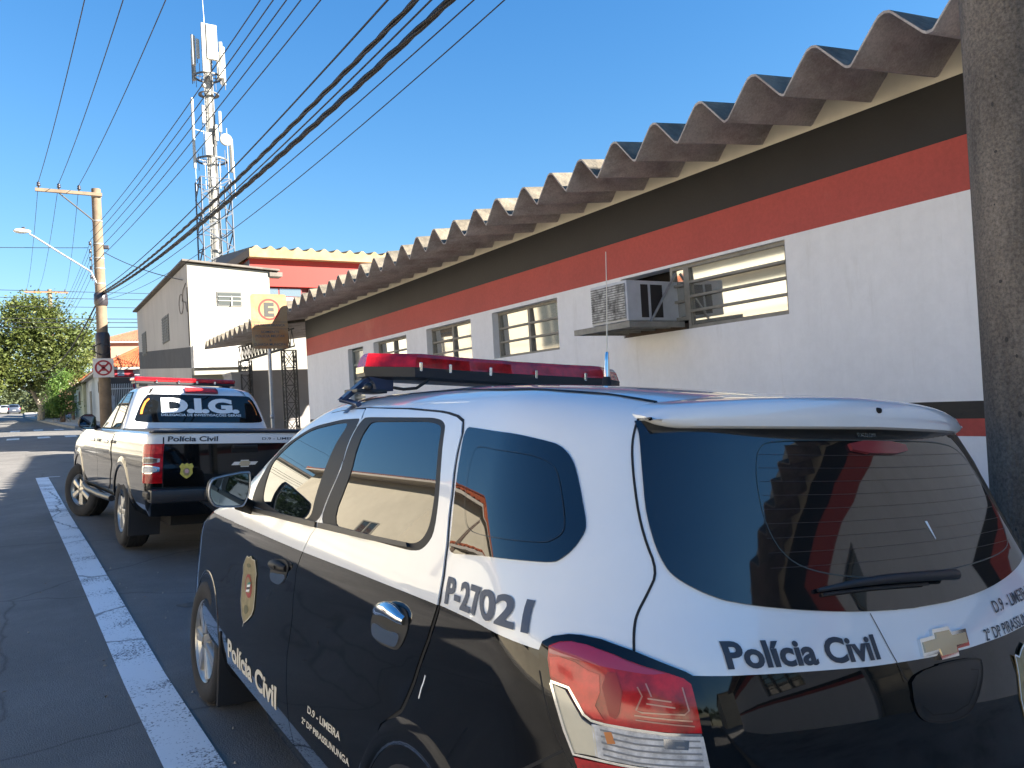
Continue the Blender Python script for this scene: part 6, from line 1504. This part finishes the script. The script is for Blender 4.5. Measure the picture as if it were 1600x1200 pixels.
house('low_tile_house', 'low house with orange tiles across the street behind a boundary wall', -17, -8.9, -4, 19.6, .0, 4.2, M_creamwall2, hip_roof(-17, -8.9, -4, 19.6, 4.25, 1.3), [('x+', 0, 1.6, 1.1, 2.4, 'win'), ('x+', 6, 7.6, 1.1, 2.4, 'win')])
a = MB()
for y0, y1 in ((-30, -4.5), (-4.5, 2), (2, 8), (8, 14), (14, 20.9)): a.box(-8.35, -8.15, y0, y1, ramp(y0)-.5, ramp(y1)+1.75)
tag(a.build('boundary_wall', M_creamwall), 'long cream boundary wall across the street', 'wall')

# ---------------------------------------------------------------- trees
def leaf_material(name, c1, c2, c3):
    m = bpy.data.materials.new(name); m.use_nodes = True; t = m.node_tree; L = t.links.new; b = t.nodes['Principled BSDF']; b.inputs['Roughness'].default_value = .55; b.inputs['Specular IOR Level'].default_value = .4
    tc = t.nodes.new('ShaderNodeTexCoord'); n = t.nodes.new('ShaderNodeTexNoise'); n.inputs['Scale'].default_value = 1.1; n.inputs['Detail'].default_value = 9; n.inputs['Roughness'].default_value = .8; L(tc.outputs['Object'], n.inputs['Vector'])
    r = t.nodes.new('ShaderNodeValToRGB'); e = r.color_ramp.elements; e[0].position = .35; e[0].color = (*c1, 1); e[1].position = .68; e[1].color = (*c3, 1); q = e.new(.5); q.color = (*c2, 1)
    L(n.outputs['Fac'], r.inputs['Fac']); L(r.outputs['Color'], b.inputs['Base Color'])
    tr = t.nodes.new('ShaderNodeBsdfTranslucent'); L(r.outputs['Color'], tr.inputs['Color']); mx = t.nodes.new('ShaderNodeMixShader'); mx.inputs[0].default_value = .3
    L(b.outputs[0], mx.inputs[1]); L(tr.outputs[0], mx.inputs[2]); L(mx.outputs[0], t.nodes['Material Output'].inputs['Surface'])
    return m
M_leaf = leaf_material('dark_leaf', (.04, .06, .014), (.10, .13, .03), (.22, .225, .065))
M_leaf2 = leaf_material('fresh_leaf', (.04, .085, .016), (.09, .17, .03), (.18, .24, .05))
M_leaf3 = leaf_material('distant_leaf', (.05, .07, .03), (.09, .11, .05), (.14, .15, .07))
M_bark = mat('bark', (.16, .115, .085), .9, var=.4, vscale=6, bump=.5, bscale=25)
M_barkpale = mat('pale_bark', (.34, .29, .23), .9, var=.4, vscale=5, bump=.4, bscale=25)
def crown(blobs, n_clump, leaves, size, seed, clump_r=.55):
    rg = random.Random(seed); mb = MB(); V = []; F = []
    vol = [b[3]*b[4]*b[5] for b in blobs]; tot = sum(vol)
    for b, vv in zip(blobs, vol):
        for _ in range(max(3, int(n_clump*vv/tot))):
            while True:
                u = Vector((rg.uniform(-1, 1), rg.uniform(-1, 1), rg.uniform(-1, 1)))
                if u.length < 1: break
            if u.length < .75 and rg.random() < .55: u = u.normalized()*rg.uniform(.7, 1.0)
            c = Vector((b[0]+u.x*b[3], b[1]+u.y*b[4], b[2]+u.z*b[5])); cr = clump_r*rg.uniform(.5, 1.35)
            for _ in range(int(leaves*rg.uniform(.5, 1.4))):
                d = Vector((rg.gauss(0, .5), rg.gauss(0, .5), rg.gauss(0, .38)))*cr
                p = c+d; ax = Vector((rg.uniform(-1, 1), rg.uniform(-1, 1), rg.uniform(-.5, .8))).normalized(); w_ = ax.orthogonal().normalized(); w_ = Matrix.Rotation(rg.uniform(0, 6.28), 3, ax) @ w_
                l = size*rg.uniform(.6, 1.4); h = l*.42; k = len(V)
                V += [p, p+ax*l*.5+w_*h*.5, p+ax*l, p+ax*l*.5-w_*h*.5]; F.append((k, k+1, k+2, k+3))
    mb.add(V, F); return mb
def limbs(base, spec, r0):
    """trunk and branches: each spec is a list of points with radii"""
    mb = MB()
    for pts in spec: mb.tube([p[:3] for p in pts], [p[3] for p in pts], 9)
    return mb
def tree(name, label, cat, base, blobs, spec, n, leaves, size, seed, lm, bm_, group=None, clump_r=.55):
    root = thing(name, label, cat, base, group=group); off = tuple(-c for c in base)
    o = crown(blobs, n, leaves, size, seed, clump_r).build('crown', lm, root); o.location = off
    o = limbs(base, spec, 0).build('trunk', bm_, root); o.location = off
    return root
bz = G(2.0, 78)
tree('broad_tree', 'large spreading dark green tree with a pale leaning trunk on the right of the street', 'tree', (1.35, 78, 2.1),
     [(.2, 78, 7.2, 3.2, 2.6, 2.6), (-1.6, 77, 5.4, 1.8, 2, 1.6), (.9, 77, 10.6, 2.1, 2.2, 2.0), (2.9, 76.5, 8.6, 2.1, 2.2, 1.9), (4.4, 76, 7.4, 1.5, 1.7, 1.5), (2.6, 76, 5.9, 1.8, 1.8, 1.4), (-.6, 76.5, 9.6, 1.7, 1.5, 1.5), (4.4, 76, 9.6, 1.1, 1.2, 1.0), (-2.4, 78, 8.0, 1.6, 2, 1.6), (2.2, 76.5, 11.2, 1.2, 1.3, 1.0)],
     [[(1.35, 78, 2.0, .30), (1.5, 78, 3.3, .24), (2.1, 78, 4.6, .20), (2.6, 77.5, 6.2, .14), (2.9, 77, 8.2, .06)], [(1.45, 78, 3.0, .2), (.9, 78, 4.4, .18), (.4, 77.8, 6, .12), (.3, 77.5, 8.5, .05)], [(.9, 78, 4.4, .12), (-.6, 78, 5.4, .09), (-1.8, 78, 6.2, .04)], [(2.1, 78, 4.6, .12), (3.3, 77.3, 5.7, .09), (4.3, 77, 7.0, .04)]],
     480, 50, .33, 11, M_leaf, M_barkpale, clump_r=.95)
tree('street_tree', 'small bushy bright green tree at the kerb before the green house', 'tree', (2.45, 66, 1.85),
     [(2.45, 66, 3.9, .75, .8, .9), (2.6, 66, 3.0, .85, .8, .65), (2.75, 66, 4.9, .55, .6, .55), (2.2, 66, 2.9, .5, .6, .5)],
     [[(2.45, 66, 1.7, .10), (2.42, 66, 2.6, .07), (2.5, 66, 4.2, .03)], [(2.62, 66, 1.7, .08), (2.65, 66, 3.0, .04)]], 95, 50, .17, 5, M_leaf2, M_bark, clump_r=.5)
tree('street_tree', 'slender olive tree with thin bare branches between the broad tree and the salmon house', 'tree', (3.5, 72, 1.9),
     [(3.5, 72, 5.6, 1.1, 1.0, 1.3), (3.9, 72, 6.9, 1.0, .9, .8)],
     [[(3.5, 72, 1.8, .12), (3.55, 72, 4, .09), (3.3, 72, 6.5, .03)], [(3.55, 72, 4, .06), (4.0, 72, 6.8, .02)], [(3.53, 72, 3.4, .05), (2.9, 72, 5.2, .02)]], 60, 34, .24, 8, M_leaf, M_bark, clump_r=.6)
tree('hedge', 'dark clipped hedge beside the pavement behind the small bushy tree', 'hedge', (2.55, 84, 2.3), [(2.3, 84, 2.9, 1.0, 1.5, .8), (2.6, 82, 2.8, .7, 1.2, .7)], [[(2.5, 84, 2.1, .08), (2.5, 84, 3, .04)]], 50, 60, .22, 21, M_leaf, M_bark)
for i, (x, y, z, r, h) in enumerate(((-3.2, 175, 5.6, 3.2, 2.8), (-8.5, 170, 6.5, 4, 3.5), (1.5, 185, 5.2, 3.2, 2.6), (3.2, 160, 6, 2.2, 2.4))):
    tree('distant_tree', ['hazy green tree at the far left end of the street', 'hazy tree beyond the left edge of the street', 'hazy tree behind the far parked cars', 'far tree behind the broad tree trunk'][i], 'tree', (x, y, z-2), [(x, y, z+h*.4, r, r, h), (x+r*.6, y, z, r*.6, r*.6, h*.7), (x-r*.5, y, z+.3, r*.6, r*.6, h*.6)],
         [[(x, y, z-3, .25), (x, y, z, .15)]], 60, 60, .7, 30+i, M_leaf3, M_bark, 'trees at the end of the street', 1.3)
tree('garden_tree', 'almost bare slender tree rising over the boundary wall across the street', 'tree', (-8.62, 19.9, .6), [(-8.3, 19.5, 6.1, .12, .1, .2)], [[(-8.62, 19.9, .4, .12), (-8.6, 19.9, 3, .09), (-8.4, 19.6, 6.3, .03)]], 3, 12, .14, 44, M_leaf, M_bark, clump_r=.2)
# fallen leaves and ground plants at the tree foot
rg = random.Random(4); mb = MB()
for i in range(60):
    x, y = 2.45+rg.gauss(0, .28), 65.6+rg.gauss(0, .35); z = G(2.0, y)+.17; h = rg.uniform(.1, .35); a = rg.uniform(0, 6.28)
    mb.add([(x, y, z), (x+.06*math.cos(a), y+.06*math.sin(a), z+h*.6), (x+.1*math.cos(a+.4), y+.1*math.sin(a+.4), z+h)], [(0, 1, 2)], 0)
tag(mb.build('kerb_plants', mat('red_ground_leaf', (.20, .07, .05), .7, var=.5, vscale=12, col2=(.08, .09, .03))), kind='stuff')

# ---------------------------------------------------------------- other cars
CARB = Loft([(.18, .72, .14, 3.92, .10, .25, .45), (.32, .82, .03, 4.05, .12, .26, .5), (.50, .845, 0, 4.1, .12, .26, .55), (.70, .845, .02, 4.06, .12, .26, .55), (.86, .835, .05, 3.9, .12, .25, .5), (.93, .825, .08, 3.35, .12, .25, .45), (.98, .81, .11, 3.05, .12, .25, .42), (1.12, .75, .20, 2.78, .12, .24, .4), (1.26, .69, .30, 2.52, .12, .22, .36), (1.36, .63, .42, 2.3, .12, .22, .34), (1.42, .53, .62, 2.1, .1, .2, .3), (1.445, .32, .9, 1.85, .1, .14, .2), (1.45, .1, 1.1, 1.65, .05, .05, .08)])
def small_car(label, loc, yaw, paint, group):
    root = thing('parked_car', label, 'car', loc, yaw, group); S = CARB
    b = loft_body(S, 'body', [paint, paint, M_under], None, None, nz2=24, side_n=36); b.parent = root
    cs = []
    for x0, x1 in ((-1.1, -.55), (.55, 1.1)):
        for y in (.78, 3.28):
            mb = MB(); mb.prism([(y+.34*math.cos(a), .30+.34*math.sin(a)) for a in np.linspace(0, 2*math.pi, 32, endpoint=False)], 'x', x0, x1, 2); cs.append(mb)
    cut(b, cs, [paint, paint, M_under])
    patch(S, [(.62, 1.34), (.60, 1.05), (.52, .99), (-.52, .99), (-.60, 1.05), (-.62, 1.34)], 'rear_window', M_glass, root, .004, .006, .08)
    for k in (1, -1):
        yz = lambda y, z: (ysz(S, y, z)*k, z)
        patch(S, [yz(.72, 1.0), yz(.82, 1.33), yz(1.62, 1.36), yz(1.66, .98)], 'window', M_glass, root, .004, .006, .08)
        patch(S, [yz(1.72, .98), yz(1.70, 1.36), yz(2.25, 1.33), yz(2.85, 1.0)], 'window', M_glass, root, .004, .006, .08)
        patch(S, [(k*.62, .66), (k*.60, .86), (k*.80, .88), (k*.84, .78), (k*.80, .66)], 'tail_lamp', M_red, root, .008, .01, .05)
    patch(S, [(.2, .46), (.2, .57), (-.2, .57), (-.2, .46)], 'number_plate', mat('plate_grey', (.35, .36, .36), .4), root, .01, .01, .08)
    tm, rmsh = wheel_meshes(.30, .185, .19, 7)
    for x, y, l in ((-.75, .78, True), (.75, .78, False), (-.75, 3.28, True), (.75, 3.28, False)): put_wheel(tm, rmsh, root, (x, y, .30), l)
    return root
M_carblue = mat('dark_blue_grey_paint', (.05, .06, .085), .3, coat=1.); M_carsilver = mat('silver_paint', (.5, .5, .5), .3, metal=.3, coat=1.); M_cardark = mat('dark_car_paint', (.012, .012, .014), .25, coat=1.)
small_car('dark blue-grey car parked far down the right side of the street', (-.95, 140, G(-.95, 142)), R(2), M_carblue, 'far parked cars')
small_car('pale silver car just visible behind the far dark car', (-2.3, 152, G(-2.3, 153)), R(2), M_carsilver, 'far parked cars')
small_car('black hatchback parked across the street by the boundary wall', (-5.45, 9.5, G(-5.45, 11)), 0, M_cardark, None)

# things behind the camera, seen only as reflections
house('corner_shop', 'plain ochre building behind the photographer beyond the police station', 3.6, 14, -44, -24, -.6, 5.2, M_creamwall, None, [('x-', -40, -38, 1.2, 2.8, 'win'), ('x-', -33, -31.6, 0, 2.6, 'door')], extra=lambda at: at((lambda m: (m.box(3.3, 14.3, -44.3, -23.7, 5.2, 5.35), m.build('roof', M_roofedge))[1])(MB())))
house('grey_shop', 'grey building behind the photographer on the far side of the street', -18, -9, -40, -12, -.6, 4.6, M_greywall, None, [('x+', -20, -18, 1, 2.4, 'win'), ('x+', -30, -28, 1, 2.4, 'win')], extra=lambda at: at((lambda m: (m.box(-18.3, -8.7, -40.3, -11.7, 4.6, 4.75), m.build('roof', M_roofedge))[1])(MB())))
for i, (x, y, r, h, lb_) in enumerate(((-1.5, -62, 4.5, 4, 'broad round tree behind the photographer at the street end'), (7, -66, 4, 3.6, 'tree behind the photographer beside the ochre building'), (-11, -58, 4.2, 3.8, 'tree behind the photographer beside the grey building'), (-6.9, -20, 1.6, 1.7, 'small kerb tree behind the photographer across the street'))):
    tree('street_tree', lb_, 'tree', (x, y, -.3), [(x, y, 2.2+h*.55, r, r, h*.7), (x+r*.5, y, 2+h*.35, r*.6, r*.6, h*.5), (x-r*.5, y, 2.2+h*.4, r*.6, r*.6, h*.5)], [[(x, y, -.5, r*.07), (x, y, 2+h*.5, r*.04)]], 80, 50, .5 if r > 2 else .22, 60+i, M_leaf, M_bark, clump_r=1.1 if r > 2 else .5)

# grit and dry leaves on the road
rg = random.Random(12); mb = MB()
for i in range(160):
    x, y = rg.uniform(-2.2, 1.6), rg.uniform(1.5, 11); z = G(x, y)+.006; r_ = rg.uniform(.004, .013); a0 = rg.uniform(0, 6)
    if rg.random() < .7:
        pts = [(x+r_*math.cos(a0+k*1.26)*rg.uniform(.6, 1.2), y+r_*math.sin(a0+k*1.26)*rg.uniform(.6, 1.2)) for k in range(5)]
        mb.add([(p[0], p[1], z-.004) for p in pts]+[(x, y, z+r_*.7)], [(k, (k+1) % 5, 5) for k in range(5)], 0)
    else:
        c_, s_ = math.cos(a0), math.sin(a0); l = r_*2.2
        mb.add([(x, y, z), (x+c_*l-s_*l*.35, y+s_*l+c_*l*.35, z+.004), (x+c_*l*2, y+s_*l*2, z+.001), (x+c_*l+s_*l*.35, y+s_*l-c_*l*.35, z+.005)], [(0, 1, 2, 3)], 1)
tag(mb.build('road_grit', [mat('pale_grit', (.26, .24, .21), .9), mat('dry_leaf', (.20, .12, .06), .8)]), kind='stuff')
